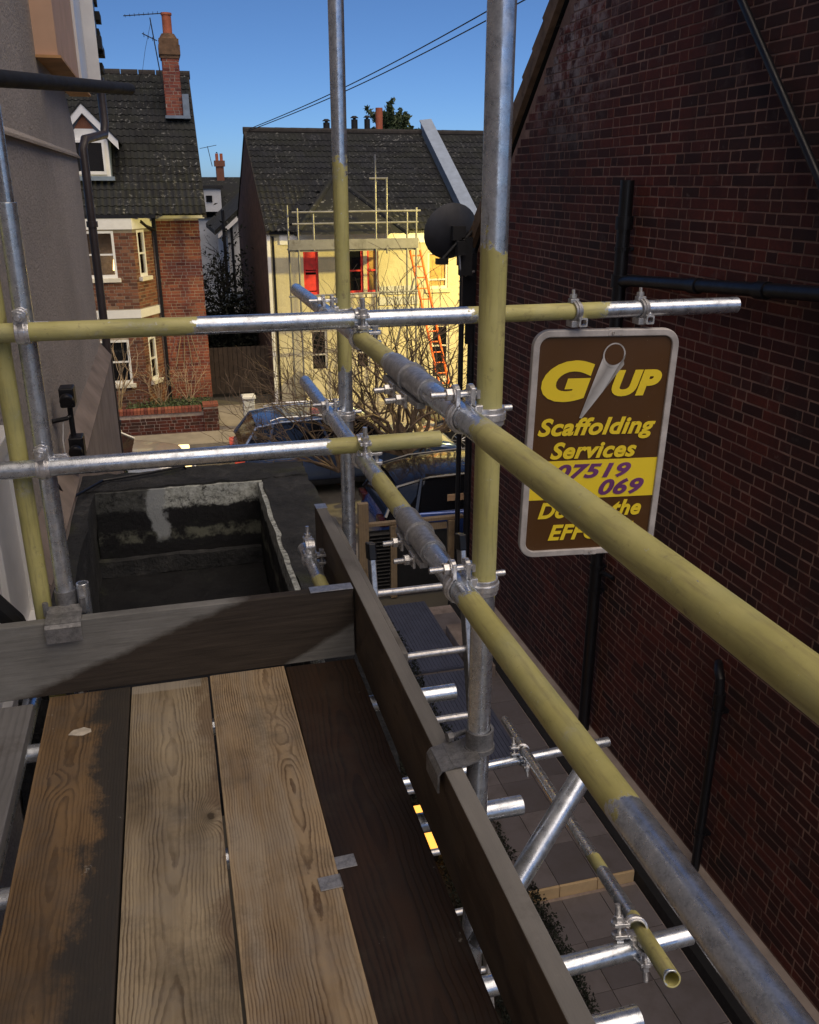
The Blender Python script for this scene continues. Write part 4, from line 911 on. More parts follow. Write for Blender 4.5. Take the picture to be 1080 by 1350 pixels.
# ------------------------------------------------------------ brick house on the left across the street
lh = thing('bay_fronted_house', 'brick house with white bay windows and tiled roof across the street', 'house', (-.8, 23, 0))
FYL = 23.0
MB().prism([(-5, FYL+.006, 0), (.884, FYL+.006, 0), (.884, FYL+.006, 4.72), (-5, FYL+.006, 4.72)], (0, 8, 0)).build('wall', M['mortar_light'], lh)
MB().prism([(.88, FYL+.01, 4.7), (.88, 31, 4.7), (.88, 27, 8.1)], (-.2, 0, 0)).build('wall', M['mortar_light'], lh)
wing = lay_bricks((-.20, FYL, .15), (1, 0, 0), (0, -1, 0), 1.09, 4.55, seed=9)
side = lay_bricks((.89, FYL, .15), (0, 1, 0), (1, 0, 0), 1.0, 4.55, seed=10)
pieces(lh, 'brick', brick_shape, wing+side, M['brick_wing'], limit=300)
# bay: front y=22.2 from x=-4.6 to -.66, angled side to (-.22, 23)
BYF = 22.2; bx0, bx1, bx2 = -3.0, -.66, -.22
ang_u = Vector((bx2-bx1, FYL-BYF, 0)); ang_l = ang_u.length; ang_u.normalize(); ang_n = Vector((ang_u.y, -ang_u.x, 0))
def bay_poly(e, z0, z1, extra=0.0):
    return [(bx0-e, FYL+.3, z0), (bx0-e, BYF-e, z0), (bx1+e*.35, BYF-e, z0), (bx2+e*.8, FYL-e*.3, z0), (bx2+e*.8, FYL+.3, z0)]
wins_f = [(-2.05, -1.08, 3.42, 4.47), (-2.0, -1.00, .93, 1.98)]
wins_s = [(.18, .52, 3.42, 4.47), (.22, .56, .93, 1.98)]
# the bay's masonry is built round its openings (mortar slabs) then faced with bricks
def slab_with_hole(m, T, L, z0, z1, holes, d0=.006, d1=.2):
    xs = sorted({0, L, *[h[0] for h in holes], *[h[1] for h in holes]}); zs = sorted({z0, z1, *[h[2] for h in holes], *[h[3] for h in holes]})
    for i in range(len(xs)-1):
        for j in range(len(zs)-1):
            cx_, cz_ = (xs[i]+xs[i+1])/2, (zs[j]+zs[j+1])/2
            if any(h[0] < cx_ < h[1] and h[2] < cz_ < h[3] for h in holes): continue
            m.box((xs[i], d0, zs[j]), (xs[i+1], d1, zs[j+1]), M=T)
Tf = Matrix.Translation((bx0, BYF, 0)); hf = [(a-bx0, b-bx0, c, d) for a, b, c, d in wins_f]
Ts = Matrix.Translation((bx1, BYF, 0)) @ Matrix((ang_u, -ang_n, Vector((0, 0, 1)))).transposed().to_4x4()
m = MB(); slab_with_hole(m, Tf, bx1-bx0, .15, 4.55, hf); slab_with_hole(m, Ts, ang_l, .15, 4.55, wins_s); m.build('bay', M['mortar_light'], lh)
def hole_skip(holes, z_base, bands=()):
    def f(d, z, x0, x1):
        zz = z_base+z
        if any(b0 < zz+.03 and zz-.03 < b1 for b0, b1 in bands): return True
        return any(h[0] < x1 and x0 < h[1] and h[2]-.03 < zz < h[3]+.03 for h in holes)
    return f
band = [(2.47, 2.70), (4.48, 5)]
items = lay_wall((bx0, BYF, 0), (1, 0, 0), (0, -1, 0), bx1-bx0, .15, 4.5, hf, band, seed=11)
items += lay_wall((bx1, BYF, 0), ang_u, ang_n, ang_l, .15, 4.5, wins_s, band, seed=12)
bayp = lh
pieces(lh, 'bay_brick', brick_shape, items, M['brick_house'], limit=300)
MB().prism(bay_poly(.035, 2.49, 0), (0, 0, .19)).build('white_band', M['white'], lh)
MB().prism(bay_poly(.03, 4.50, 0), (0, 0, .24)).build('white_fascia', M['white'], lh)
# a warm lit room behind the upper window
room = MB(); room.box((-2.4, 22.41, 3.2), (-.9, 22.43, 3.2)); 
rm = MB().box((-2.35, 24.5, 3.1), (-.85, 24.52, 4.9)).box((-2.37, 22.42, 3.1), (-2.35, 24.5, 4.9)).box((-.85, 22.5, 3.1), (-.83, 24.5, 4.9)).box((-2.35, 22.45, 3.08), (-.85, 24.5, 3.1)).box((-2.35, 22.45, 4.9), (-.85, 24.5, 4.92))
rm.build('room_interior', simple('brown room wallpaper', (.32, .13, .055), .8, var=.3, sc=2), lh)
MB().box((-1.9, 24.40, 3.75), (-1.45, 24.44, 4.15)).box((-1.32, 24.42, 3.7), (-1.22, 24.46, 4.4)).build('picture', simple('framed picture', (.45, .22, .08), .5, var=.5, sc=9), lh)
lampp = MB().cyl((-1.12, 22.62, 3.42), (-1.12, 22.62, 3.60), .02).cyl((-1.12, 22.62, 3.56), (-1.12, 22.62, 3.80), .075, .045, 14)
rl = lampp.build('room_lamp', M['lamp_glow'], lh)
pd = bpy.data.lights.new('room_light', 'POINT'); pd.energy = 9; pd.color = (1, .55, .25); pd.shadow_soft_size = .08; po = bpy.data.objects.new('room_light', pd); C.objects.link(po); po.parent = lh; po.location = Vector((-1.2, 23.1, 3.9))-lh.location
window(lh, *wins_f[0][:2], *wins_f[0][2:], BYF, M['white'], M['clear'])
window(lh, *wins_f[1][:2], *wins_f[1][2:], BYF, M['white'], M['pane'])
CUR = simple('grey white curtain', (.52, .53, .55), .8, var=.3, sc=10)
for wv in wins_s: window(lh, *wv, 0, M['white'], M['clear'], o=(bx1, BYF, 0), u=ang_u, n=ang_n, curtain=CUR)
MB().box((-.19, FYL-.06, 0), (-.12, FYL-.0, 4.7)).build('downpipe', M['black'], lh)
MB().path([(-.45, FYL-.5, 4.66), (-.35, FYL-.3, 4.55), (-.16, FYL-.06, 4.45)], .035, 10).build('downpipe', M['black'], lh)
MB().box((-5, 22.16, 4.74), (-.1, 22.26, 4.82)).build('gutter', M['black'], lh)
MB().box((-.1, 22.92, 4.70), (1.03, 22.97, 4.77)).build('fascia', M['white'], lh)
# roof
e0 = Vector((-3.05, 22.28, 4.80)); up_ = Vector((0, 4.72, 3.42)).normalized(); rl_ = 5.6
MB().add([(-5, 22.28, 4.79), (1.055, 22.28, 4.79), (1.095, 27.0, 8.21), (-5, 27.0, 8.21), (1.095, 31.5, 4.8), (-5, 31.5, 4.8)], [(0, 1, 2, 3), (3, 2, 4, 5)]).build('roof', M['tile'], lh)
MB().prism([(1.05, 22.27, 4.74), (1.05, 22.27, 4.80), (1.09, 27.0, 8.24), (1.09, 27.0, 8.15)], (-.09, 0, 0)).build('verge', M['ridge'], lh)
DORM = lambda p: (-2.2 < p.x < -.92 and p.y > 23.0 and p.y < 23.2+(1.35-abs(p.x+1.55))*1.0+.3)
pieces(lh, 'roof_tile', tile_shape, lay_tiles((-3.15, 22.25, 4.80), (1, 0, 0), up_, 4.25, 5.85, .30, DORM, 5), M['tile'], limit=300)
rd = MB()
for k in range(14): rd.cyl((1.12-.45*k, 27.0, 8.22), (1.12-.45*(k+1)+.02, 27.0, 8.22), .11, .105, 10)
rd.build('ridge_tiles', M['ridge'], lh)['kind'] = 'stuff'
# dormer
DY = 23.08
dz = lambda x: 6.46+(.77-(abs(x+1.5)))*1.0
dm = MB(); dm.prism([(-1.99, DY+.05, 5.62), (-1.0, DY+.05, 5.62), (-1.0, DY+.05, 6.42), (-1.5, DY+.05, 7.05), (-1.99, DY+.05, 6.42)], (0, 1.9, 0)).build('dormer', M['lead'], lh)
m = MB(); m.prism([(-1.97, DY, 5.60), (-1.02, DY, 5.60), (-1.02, DY, 6.43), (-1.3, DY, 6.66), (-1.7, DY, 6.66), (-1.97, DY, 6.43)], (0, .05, 0)); m.build('dormer_front', M['white'], lh)
m = MB(); m.prism([(-1.28, DY+.0, 6.66), (-1.72, DY+.0, 6.66), (-1.5, DY+.0, 6.96)], (0, .04, 0)); m.build('gable_panel', M['brick_house'], lh)
for s_ in (-1, 1):
    m = MB(); a = Vector((-1.5, DY-.10, 7.20)); b = Vector((-1.5+s_*.72, DY-.10, 6.42)); m.prism([a, b, b+Vector((0, 0, -.20)), a+Vector((0, 0, -.22))], (0, .06, 0)); m.build('bargeboard', M['white'], lh)
    m = MB(); a = Vector((-1.5, DY-.12, 7.23)); b = Vector((-1.5+s_*.76, DY-.12, 6.42)); m.prism([a, b, b+Vector((0, 0, -.05)), a+Vector((0, 0, -.05))], (0, 2.2, 0)); m.build('dormer_roof', M['tile'], lh)
window(lh, -1.90, -1.10, 5.68, 6.42, DY-.062, M['white'], M['pane'], meet=0, sill=False, mull=(.42,))
MB().box((-2.05, DY-.06, 5.55), (-.94, DY+.1, 5.64)).build('lead_apron', M['lead'], lh)
# chimney
ch = MB().box((.40, 25.3, 6.9), (.80, 25.9, 8.62)).build('chimney', M['mortar_light'], lh)
ci = []
for (o_, u_, n_, L_) in (((.394, 25.294, 7.0), (1, 0, 0), (0, -1, 0), .412), ((.806, 25.294, 7.0), (0, 1, 0), (1, 0, 0), .612), ((.394, 25.9, 7.0), (0, -1, 0), (-1, 0, 0), .612)): ci += lay_bricks(o_, u_, n_, L_, 1.62, seed=21)
V, F = [], []
for Mx, k in ci:
    vs, fs = brick_shape(k); n_ = len(V); V += [tuple(Mx @ Vector(v)-lh.location-ch.location) for v in vs]; F += [tuple(n_+i for i in f) for f in fs]
me = bpy.data.meshes.new('chimney_bricks'); me.from_pydata(V, [], F); me.materials.append(M['brick_wing']); link('chimney_bricks', me, ch)['kind'] = 'stuff'
MB().box((.34, 25.24, 8.50), (.86, 25.96, 8.72)).box((.36, 25.26, 8.72), (.84, 25.94, 8.84)).box((.37, 25.27, 8.42), (.83, 25.93, 8.50)).prism([(.36, 25.26, 8.84), (.84, 25.26, 8.84), (.84, 25.94, 8.84), (.36, 25.94, 8.84)], (0, 0, .02)).cyl((.6, 25.6, 8.84), (.6, 25.6, 9.0), .26, .16, 12).build('corbelled_cap', simple('lichened chimney cap', (.15, .085, .045), .9, var=.4, sc=8, bump=.6), ch)
MB().ring((.60, 25.6, 9.2), (0, 0, 1), .09, .115, .5, 16).ring((.60, 25.6, 9.44), (0, 0, 1), .09, .135, .05, 16).build('chimney_pot', M['terracotta'], ch)
MB().box((.36, 25.05, 7.03), (.98, 25.30, 7.10)).box((.81, 25.1, 7.02), (.97, 25.95, 7.6)).build('flashing', M['lead'], ch)
# aerial
ae = thing('tv_aerial', 'thin television aerial on a pole lashed to the left chimney', 'aerial', (.30, 25.45, 7.9))
m = MB().cyl((.38, 25.3, 7.6), (.20, 25.3, 9.30), .014).cyl((-.42, 25.2, 9.30), (.48, 25.4, 9.42), .011)
for k in range(8): x = -.38+k*.11; m.cyl((x, 25.05, 9.31+k*.014), (x, 25.45, 9.31+k*.014), .006, seg=5)
m.cyl((.38, 25.3, 7.85), (.22, 25.3, 7.85), .01).cyl((-.02, 25.3, 8.95), (.32, 25.3, 8.80), .012)
for k in range(3): m.cyl((.02+.1*k, 25.1, 8.95-.05*k), (.02+.1*k, 25.5, 8.90-.04*k), .007, seg=5)
m.path([(.21, 25.3, 9.2), (.02, 25.3, 8.6), (-.1, 25.3, 8.1), (-.4, 25.6, 7.6)], .005, 5)
m.build('antenna', M['black_matt'], ae)
# low front wall of the left house
gw = thing('garden_wall', 'low red brick garden wall in front of the bay fronted house', 'wall', (-1, 20.4, 0))
MB().box((-4.0, 20.406, 0), (.86, 20.62, .56)).build('core', M['mortar'], gw)
it = lay_bricks((-4, 20.4, .02), (1, 0, 0), (0, -1, 0), 4.55, .52, seed=31); it += lay_bricks((.56, 20.36, .02), (1, 0, 0), (0, -1, 0), .33, .66, seed=32)
pieces(gw, 'brick', brick_shape, it, M['brick_dark'], limit=290)
MB().box((.565, 20.366, 0), (.88, 20.7, .66)).build('pier', M['mortar'], gw)
cp = []
V, F = [], []
for k in range(60):
    x = -4+.0755*k; b_ = MB().box((x, 20.38, .565), (x+.066, 20.63, .665+random.uniform(-.003, .003))); n_ = len(V); V += [tuple(Vector(v)-gw.location) for v in b_.v]; F += [tuple(n_+i for i in f) for f in b_.f]
me = bpy.data.meshes.new('coping_bricks'); me.from_pydata(V, [], F); me.materials.append(M['brick_wing']); link('coping_bricks', me, gw)['kind'] = 'stuff'
MB().box((.55, 20.35, .665), (.90, 20.72, .72)).build('pier_cap', M['brick_wing'], gw)
tag(MB().box((-4, 20.62, -.01), (.9, 23.1, .30)).build('front_garden', M['soil']), kind='structure')
tag(MB().box((.9, 20.33, -.02), (12, 23.0, .05)).build('forecourt', M['paving']), kind='structure')
gp = thing('gate_pier', 'white painted gate pier by the drive between the two houses', 'gate pier', (1.6, 20.5, 0))
MB().box((1.48, 20.4, 0), (1.74, 20.66, .78)).build('pier', M['white_wall'], gp, bevel=.01); MB().prism([(1.45, 20.37, .78), (1.77, 20.37, .78), (1.77, 20.69, .78), (1.45, 20.69, .78)], (0, 0, .07)).build('pier_cap', M['white'], gp, bevel=.015)
# fence between the houses and dark hedge behind
FD = simple('dark stained fence board', (.075, .055, .038), .85, var=.3)
fp = thing('boarded_fence', 'brown close boarded fence beside the left house under the silver bar', 'fence', (1.4, 24.2, 0))
for k in range(13): MB().box((.93+k*.125, 24.2+(k % 2)*.012, .1), (1.045+k*.125, 24.22+(k % 2)*.012, 1.35)).build('board', FD, fp)

# ------------------------------------------------------------ cream painted house
yh = thing('cream_house', 'cream painted house with dark tiled roof lit by warm lamp light', 'house', (5, 23, 0))
YW = M['yellow_wall']; GX = 2.52
yw = [(6.68, 7.24, 2.86, 3.80), (6.80, 7.30, .42, 1.90), (3.40, 3.78, 2.80, 3.95), (4.55, 4.95, 2.80, 3.95), (5.05, 5.35, 2.80, 3.95), (3.5, 3.95, .6, 1.9), (4.7, 5.1, .6, 1.9)]
m = MB(); T0 = Matrix.Translation((GX, 23.0, 0)); slab_with_hole(m, T0, 9.5, 0, 4.37, [(a-GX, b-GX, c, d) for a, b, c, d in yw], 0, .25); m.build('wall', YW, yh)
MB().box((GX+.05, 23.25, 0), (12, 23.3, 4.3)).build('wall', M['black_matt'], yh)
MB().prism([(GX, 23.25, 0), (GX, 31.6, 0), (GX, 31.6, 4.37), (GX, 27.3, 6.8), (GX, 23.25, 4.37)], (.25, 0, 0)).build('wall', simple('dark gable brick', (.10, .055, .045), .9, var=.4, sc=5, bump=.4), yh)  # gable wall in a darker brick colour
MB().box((GX-.02, 22.93, 0), (GX+.06, 23.0, 4.3)).build('downpipe', M['white'], yh)
MB().box((GX+.10, 22.95, 0), (GX+.16, 22.998, 4.25)).build('downpipe', M['black'], yh)
RED = simple('red painted board', (.75, .05, .05), .6); WPINE = simple('tan paper blind', (.62, .42, .18), .8, var=.15)
window(yh, *yw[0], 23.03, M['cream_sill'], M['clear'], curtain=WPINE, meet=.25, sm=YW); window(yh, *yw[1], 23.05, M['cream_sill'], M['pane'], meet=.62)
wr = window(yh, *yw[2], 23.05, RED, M['pane'], curtain=RED); MB().box((3.46, 23.06, 2.90), (3.72, 23.08, 3.30)).box((3.46, 23.06, 3.42), (3.72, 23.08, 3.88)).build('red_sheet', RED, wr)
window(yh, *yw[3], 23.05, RED, M['pane']); window(yh, *yw[4], 23.05, RED, M['clear'], curtain=WPINE); window(yh, *yw[5], 23.05, M['cream_sill'], M['pane'], sill=False); window(yh, *yw[6], 23.05, M['cream_sill'], M['pane'])
MB().box((GX, 22.90, 4.30), (12, 23.0, 4.40)).build('gutter', M['black'], yh)
MB().box((GX+.3, 22.96, 4.05), (12, 23.0, 4.29)).build('frieze', M['white'], yh)
m = MB(); 
for k in range(4):
    for j in range(5): m.box((5.36+j*.22, 22.955, 1.95+k*.27), (5.54+j*.22, 22.99, 2.16+k*.27))
m.build('block_quoins', M['white_wall'], yh)['kind'] = 'stuff'
m = MB()
for k in range(24):
    m.box((7.55, 22.965, .4+k*.165), (7.80 if k % 2 else 7.70, 22.995, .4+k*.165+.02))
m.build('quoin_edges', simple('putty grey edging', (.45, .40, .28), .8), yh)['kind'] = 'stuff'  # thin grey strips edging the quoins
MB().box((3.0, 22.94, 1.95), (3.12, 22.99, 2.1)).build('vent', M['black_matt'], yh)
up2 = Vector((0, 4.3, 2.46)).normalized()
MB().add([(GX-.03, 22.85, 4.36), (13, 22.85, 4.36), (13, 27.25, 6.88), (GX-.03, 27.25, 6.88), (13, 31.6, 4.4), (GX-.03, 31.6, 4.4)], [(0, 1, 2, 3), (3, 2, 4, 5)]).build('roof', M['tile2'], yh)
MB().prism([(GX-.04, 22.85, 4.30), (GX-.04, 22.85, 4.38), (GX-.04, 27.25, 6.91), (GX-.04, 27.25, 6.82)], (.08, 0, 0)).build('verge', M['ridge'], yh)
HIP = lambda p: (7.62 < p.x < 8.1) or ((abs(p.x-4.55) < 1.35) and p.z < 5.42-abs(p.x-4.55)*.75)
pieces(yh, 'roof_tile', tile_shape, lay_tiles((GX-.02, 22.84, 4.365), (1, 0, 0), up2, 9.6, 5.05, .30, HIP, 8), M['tile2'], limit=300)
rd = MB()
for k in range(22): rd.cyl((GX-.05+.45*k, 27.25, 6.88), (GX-.05+.45*(k+1)+.02, 27.25, 6.88), .10, .095, 10)
rd.build('ridge_tiles', M['ridge'], yh)['kind'] = 'stuff'
# hipped bay roof under the scaffold
m = MB().add([(3.15, 22.3, 4.32), (5.95, 22.3, 4.32), (4.55, 24.7, 5.62), (3.25, 23.3, 4.5), (5.85, 23.3, 4.5)], [(0, 1, 2), (0, 2, 3), (1, 4, 2)]); m.build('bay_roof', M['tile2'], yh)
m = MB()
for a in ((3.15, 22.3, 4.34), (5.95, 22.3, 4.34)): m.cyl(a, (4.55, 24.72, 5.64), .07, .07, 8)
m.build('bay_hip', M['tile2'], yh)
m = MB().prism([(3.2, 22.4, 0), (5.9, 22.4, 0), (5.9, 22.4, .9), (3.2, 22.4, .9)], (0, .55, 0)); m.build('bay', YW, yh)
# parapet between roofs
MB().hexa([(7.68, 22.8, 4.3), (7.98, 22.8, 4.3), (7.98, 27.3, 6.9), (7.68, 27.3, 6.9), (7.68, 22.8, 4.62), (7.98, 22.8, 4.66), (7.98, 27.3, 7.22), (7.68, 27.3, 7.18)]).build('party_wall', M['lead'], yh)
MB().hexa([(7.66, 22.75, 4.62), (8.02, 22.75, 4.66), (8.02, 27.35, 7.24), (7.66, 27.35, 7.20), (7.66, 22.75, 4.66), (8.02, 22.75, 4.70), (8.02, 27.35, 7.28), (7.66, 27.35, 7.24)]).build('coping', simple('pale lead coping', (.33, .39, .47), .5, var=.12), yh)
# pots peeping over the ridge
cpots = MB().box((4.95, 28.6, 5.9), (7.1, 29.2, 6.98)).build('chimney', M['brick_house'], yh)
for x, h_, r_, mt in ((5.15, 7.22, .10, M['black_matt']), (6.02, 7.32, .10, M['black_matt']), (6.42, 7.34, .09, M['black_matt']), (6.80, 7.66, .11, M['terracotta'])):
    m = MB().cyl((x, 28.9, 6.9), (x, 28.9, h_), r_, seg=14)
    if h_ < 7.5: m.cyl((x, 28.9, h_+.04), (x, 28.9, h_+.10), r_*1.35, r_*.6, 14).cyl((x, 28.9, h_), (x, 28.9, h_+.05), r_*.5, seg=8)
    m.build('chimney_pot', mt, cpots)
# scaffold on its front
s2 = thing('far_scaffold', 'small scaffold platform with guard rails on the front of the cream house', 'scaffold', (4.6, 22.2, 0))
y1_, y2_ = 21.5, 22.25
DULL = simple('dull far scaffold tube', (.20, .20, .20), .5, .3)
def ftube(p, q, name='tube', r=.024): MB().cyl(p, q, r, seg=8).build(name, DULL, s2, smooth=True)
for x, z in ((2.95, 5.0), (3.08, 4.95), (5.72, 4.85), (5.95, 4.95)):
    ftube((x, y1_ if x != 2.95 else y2_, 0), (x, y1_ if x != 2.95 else y2_, z), 'upright')
ftube((4.95, y1_, 1.2), (4.95, y1_, 6.12), 'upright'); ftube((5.22, y1_, 3.9), (5.22, y1_, 5.62), 'upright'); ftube((3.45, y1_, 4.0), (3.45, y1_, 4.82), 'upright')
ftube((2.95, y1_, 4.86), (6.05, y1_, 4.88), 'guard_rail'); ftube((2.95, y1_, 4.60), (6.0, y1_, 4.62), 'guard_rail'); ftube((4.8, y1_, 5.60), (5.25, y1_, 5.60), 'guard_rail')
ftube((2.8, y1_, 2.95), (6.0, y1_, 3.0), 'ledger'); ftube((2.8, y1_+.1, 2.4), (6.1, y1_+.1, 2.55), 'ledger'); ftube((5.4, y1_, 1.6), (5.9, y1_, 3.3), 'brace')
MB().box((2.85, y1_-.03, 4.02), (6.0, y1_+.01, 4.25)).build('toe_board', M['board_grey'], s2)
for k in range(3): MB().box((2.9, y1_+.02+k*.235, 3.97), (5.95, y1_+.24+k*.235, 4.01)).build('platform_board', M['board_grey'], s2)
# orange ladder on the cream wall
ol = thing('orange_ladder', 'orange ladder leaning up to the far scaffold on the cream front', 'ladder', (6.3, 21.6, 0))
a0_, a1_ = Vector((6.62, 21.15, .05)), Vector((5.86, 21.75, 3.95)); dx_ = Vector((.26, 0, 0))
for s_ in (0, 1): MB().cyl(a0_+dx_*s_, a1_+dx_*s_, .032, seg=8).build('stile', M['ladder_orange'], ol)
for k in range(15): t = (k+.5)/15; MB().cyl(a0_.lerp(a1_, t), a0_.lerp(a1_, t)+dx_, .018, seg=6).build('rung', M['ladder_orange'], ol)

# ------------------------------------------------------------ far houses in the gap
fh = thing('distant_house', 'distant house with white dormer and brick chimney in the gap between houses', 'house', (2.6, 41, 0))
MB().box((-1, 41, 0), (5.5, 48, 4.2)).build('wall', M['white_wall'], fh)
MB().add([(-1, 40.8, 4.1), (6, 40.8, 4.1), (6, 44, 5.75), (-1, 44, 5.75)], [(0, 1, 2, 3)]).build('roof', M['tile'], fh)
MB().box((1.4, 40.5, 4.35), (2.58, 42.2, 5.28)).build('dormer', M['white_wall'], fh)
MB().box((1.3, 40.4, 5.28), (2.7, 43, 5.40)).build('dormer_roof', M['black_matt'], fh)
MB().box((1.95, 40.44, 4.75), (2.2, 40.5, 5.0)).build('window', M['pane'], fh)
c2 = MB().box((2.66, 43.7, 5.5), (3.0, 44.1, 6.35)).box((2.60, 43.64, 6.2), (3.06, 44.16, 6.45)).build('chimney', M['brick_house'], fh)
for x in (2.73, 2.93): MB().cyl((x, 43.9, 6.45), (x, 43.9, 6.75), .07, seg=10).build('chimney_pot', M['terracotta'], c2)
MB().cyl((2.5, 43.9, 6.2), (2.35, 43.9, 7.05), .015).cyl((2.0, 43.9, 6.95), (2.75, 43.9, 7.1), .012).build('aerial', M['black_matt'], fh)
fg = thing('white_gable_house', 'white gable end with dark pipes seen through the gap', 'house', (3.6, 33, 0))
MB().prism([(2.3, 34, 0), (5.5, 34, 0), (5.5, 34, 6.6), (2.0+.3, 34, 3.9)], (0, 6, 0)).build('wall', M['white_wall'], fg)
MB().prism([(1.95, 33.7, 3.62), (1.95, 33.7, 3.78), (5.5, 33.7, 6.78), (5.5, 33.7, 6.55)], (0, .08, 0)).build('bargeboard', M['white'], fg)
MB().prism([(1.85, 33.75, 3.74), (1.85, 33.75, 3.90), (5.5, 33.75, 6.95), (5.5, 33.75, 6.78)], (0, 6.5, 0)).build('roof', M['tile'], fg)
MB().cyl((2.45, 33.9, 0), (2.45, 33.9, 4.1), .05).build('downpipe', M['black'], fg); MB().cyl((2.15, 33.5, 0), (2.15, 33.5, 4.6), .06).build('soil_pipe', M['black'], fg)
MB().box((1.9, 32.5, 0), (3.6, 33.2, 1.75)).build('lean_to', M['lead'], fg); MB().prism([(1.8, 32.2, 1.2), (3.7, 32.2, 1.2), (3.7, 33.4, 1.6), (1.8, 33.4, 1.6)], (0, 0, .05)).build('lean_to_roof', M['white_wall'], fg)

# ------------------------------------------------------------ trees and bushes
def branches(m, p, d, L, r, depth, rr, spread=.5, up=.15, kink=.25, kids=(2, 3), minr=.004, keep=None, tips=None, decay=.74):
    n = max(3, int(L/.14)); pts = [p]; rs = [r]; q = Vector(p); d = Vector(d).normalized()
    r1 = r*.62
    for i in range(n):
        d = (d+Vector((rr.gauss(0, kink), rr.gauss(0, kink), rr.gauss(0, kink*.7)+up*.35))*.5).normalized(); q = q+d*(L/n); pts.append(q.copy()); rs.append(r+(r1-r)*(i+1)/n)
    if depth == 0: rs[-1] = minr*.5
    m.path(pts, rs, 5 if r > .02 else 4)
    if tips is not None: tips.append(q.copy())
    if depth > 0:
        for k in range(rr.randint(*kids)):
            t = rr.uniform(.35, 1) if k else 1.0; i = min(len(pts)-1, int(t*(len(pts)-1))); dd = (pts[i]-pts[max(0, i-1)]).normalized()
            nd = (dd+Vector((rr.gauss(0, spread), rr.gauss(0, spread), rr.gauss(0, spread*.6)+up))).normalized()
            branches(m, pts[i], nd, L*decay*rr.uniform(.75, 1.15), max(minr, rs[i]*.68), depth-1, rr, spread, up, kink, kids, minr, keep, tips, decay)
rr = random.Random(12)
bt = thing('bare_bush', 'large leafless twisting bush before the cream house', 'bush', (3.9, 14.7, 0))
tm = MB(); tm.path([(3.9, 14.7, 0), (3.86, 14.68, .5), (3.92, 14.7, .95)], [.13, .10, .09], 8); tm.build('trunk', M['bark'], bt, smooth=True)
for k in range(15):
    m = MB(); a = 2*math.pi*k/15+rr.uniform(-.2, .2)
    d0 = Vector((math.cos(a)*1.0-.18, math.sin(a)*.35, rr.uniform(.35, 1.0)))
    branches(m, Vector((3.9, 14.7, .9)), d0, rr.uniform(1.1, 1.5), .048, 4, rr, .50, .14, .50, (2, 3), .005, decay=.82)
    m.build('branch', M['bark'], bt)
for k in range(12):
    m = MB(); branches(m, Vector((3.0+.17*k, 14.8, 1.5)), Vector((rr.uniform(-.25, .25), 0, 1)), 1.3, .020, 2, rr, .22, .25, .25, (1, 2), .004); m.build('shoot', M['bark'], bt)
bt2 = thing('bare_bush', 'smaller leafless bush reaching left over the parked blue car', 'bush', (2.3, 15.0, 0))
for k in range(10):
    m = MB(); a = 2*math.pi*k/10; branches(m, Vector((2.7, 15.0, .6)), Vector((math.cos(a)*.95-.35, math.sin(a)*.3, rr.uniform(.5, 1.2))), rr.uniform(.85, 1.15), .030, 4, rr, .4, .12, .4, (2, 3), .005, decay=.78); m.build('branch', M['bark'], bt2)
# bare tree in the gap
gt = thing('bare_tree', 'dark bare tree in the gap beside the left brick house', 'tree', (1.75, 29, 0))
m = MB(); m.path([(1.75, 29, 0), (1.7, 29, 1.5)], [.14, .11], 7); m.build('trunk', M['bark_dark'], gt)
m = MB()
for k in range(7): branches(m, Vector((1.7, 29, 1.0+.2*k)), Vector((math.cos(k*2.3), .3*math.sin(k*2.3), .55)), .95, .05, 4, rr, .42, .1, .3, (2, 3), .008)
m.build('crown', M['bark_dark'], gt)
gh2 = leaves('shrub', M['leaf_dark'], [(1.65+rr.gauss(0, .55), 27.0+rr.gauss(0, .3), abs(rr.gauss(0, 1.35))) for _ in range(12000)], .06, label='dark evergreen shrub filling the gap beside the brown fence', cat='shrub')
# dark shrub by white gable
leaves('shrub', M['leaf_dark'], [(2.75+rr.gauss(0, .16), 31+rr.gauss(0, .2), 2.6+rr.gauss(0, .45)) for _ in range(900)], .06, label='small dark shrub against the white gable pipes', cat='shrub')
# tree beyond the cream roof
ct = thing('evergreen_tree', 'spiky evergreen tree top behind the cream house ridge', 'tree', (8.3, 33, 0))
MB().cyl((8.3, 33, 0), (8.3, 33, 6.2), .2, .1, 8).build('trunk', M['bark'], ct)
P_ = []
for k in range(30):
    a = rr.uniform(-1.35, 1.35); L = rr.uniform(.75, 1.35)*(1.0 if abs(a) < 1 else .85); b = Vector((8.3+rr.uniform(-.5, .5), 33+rr.uniform(-.3, .3), 7.0)); dd = Vector((math.sin(a), rr.uniform(-.3, .3), math.cos(a)*.9)).normalized()
    for j in range(130):
        t = rr.random()**.8; P_.append(b+dd*L*t+Vector((rr.gauss(0, .10), rr.gauss(0, .10), rr.gauss(0, .09)))*(1.15-t*.85))
leaves('crown', M['leaf'], P_, .085, parent=ct, seed=3)
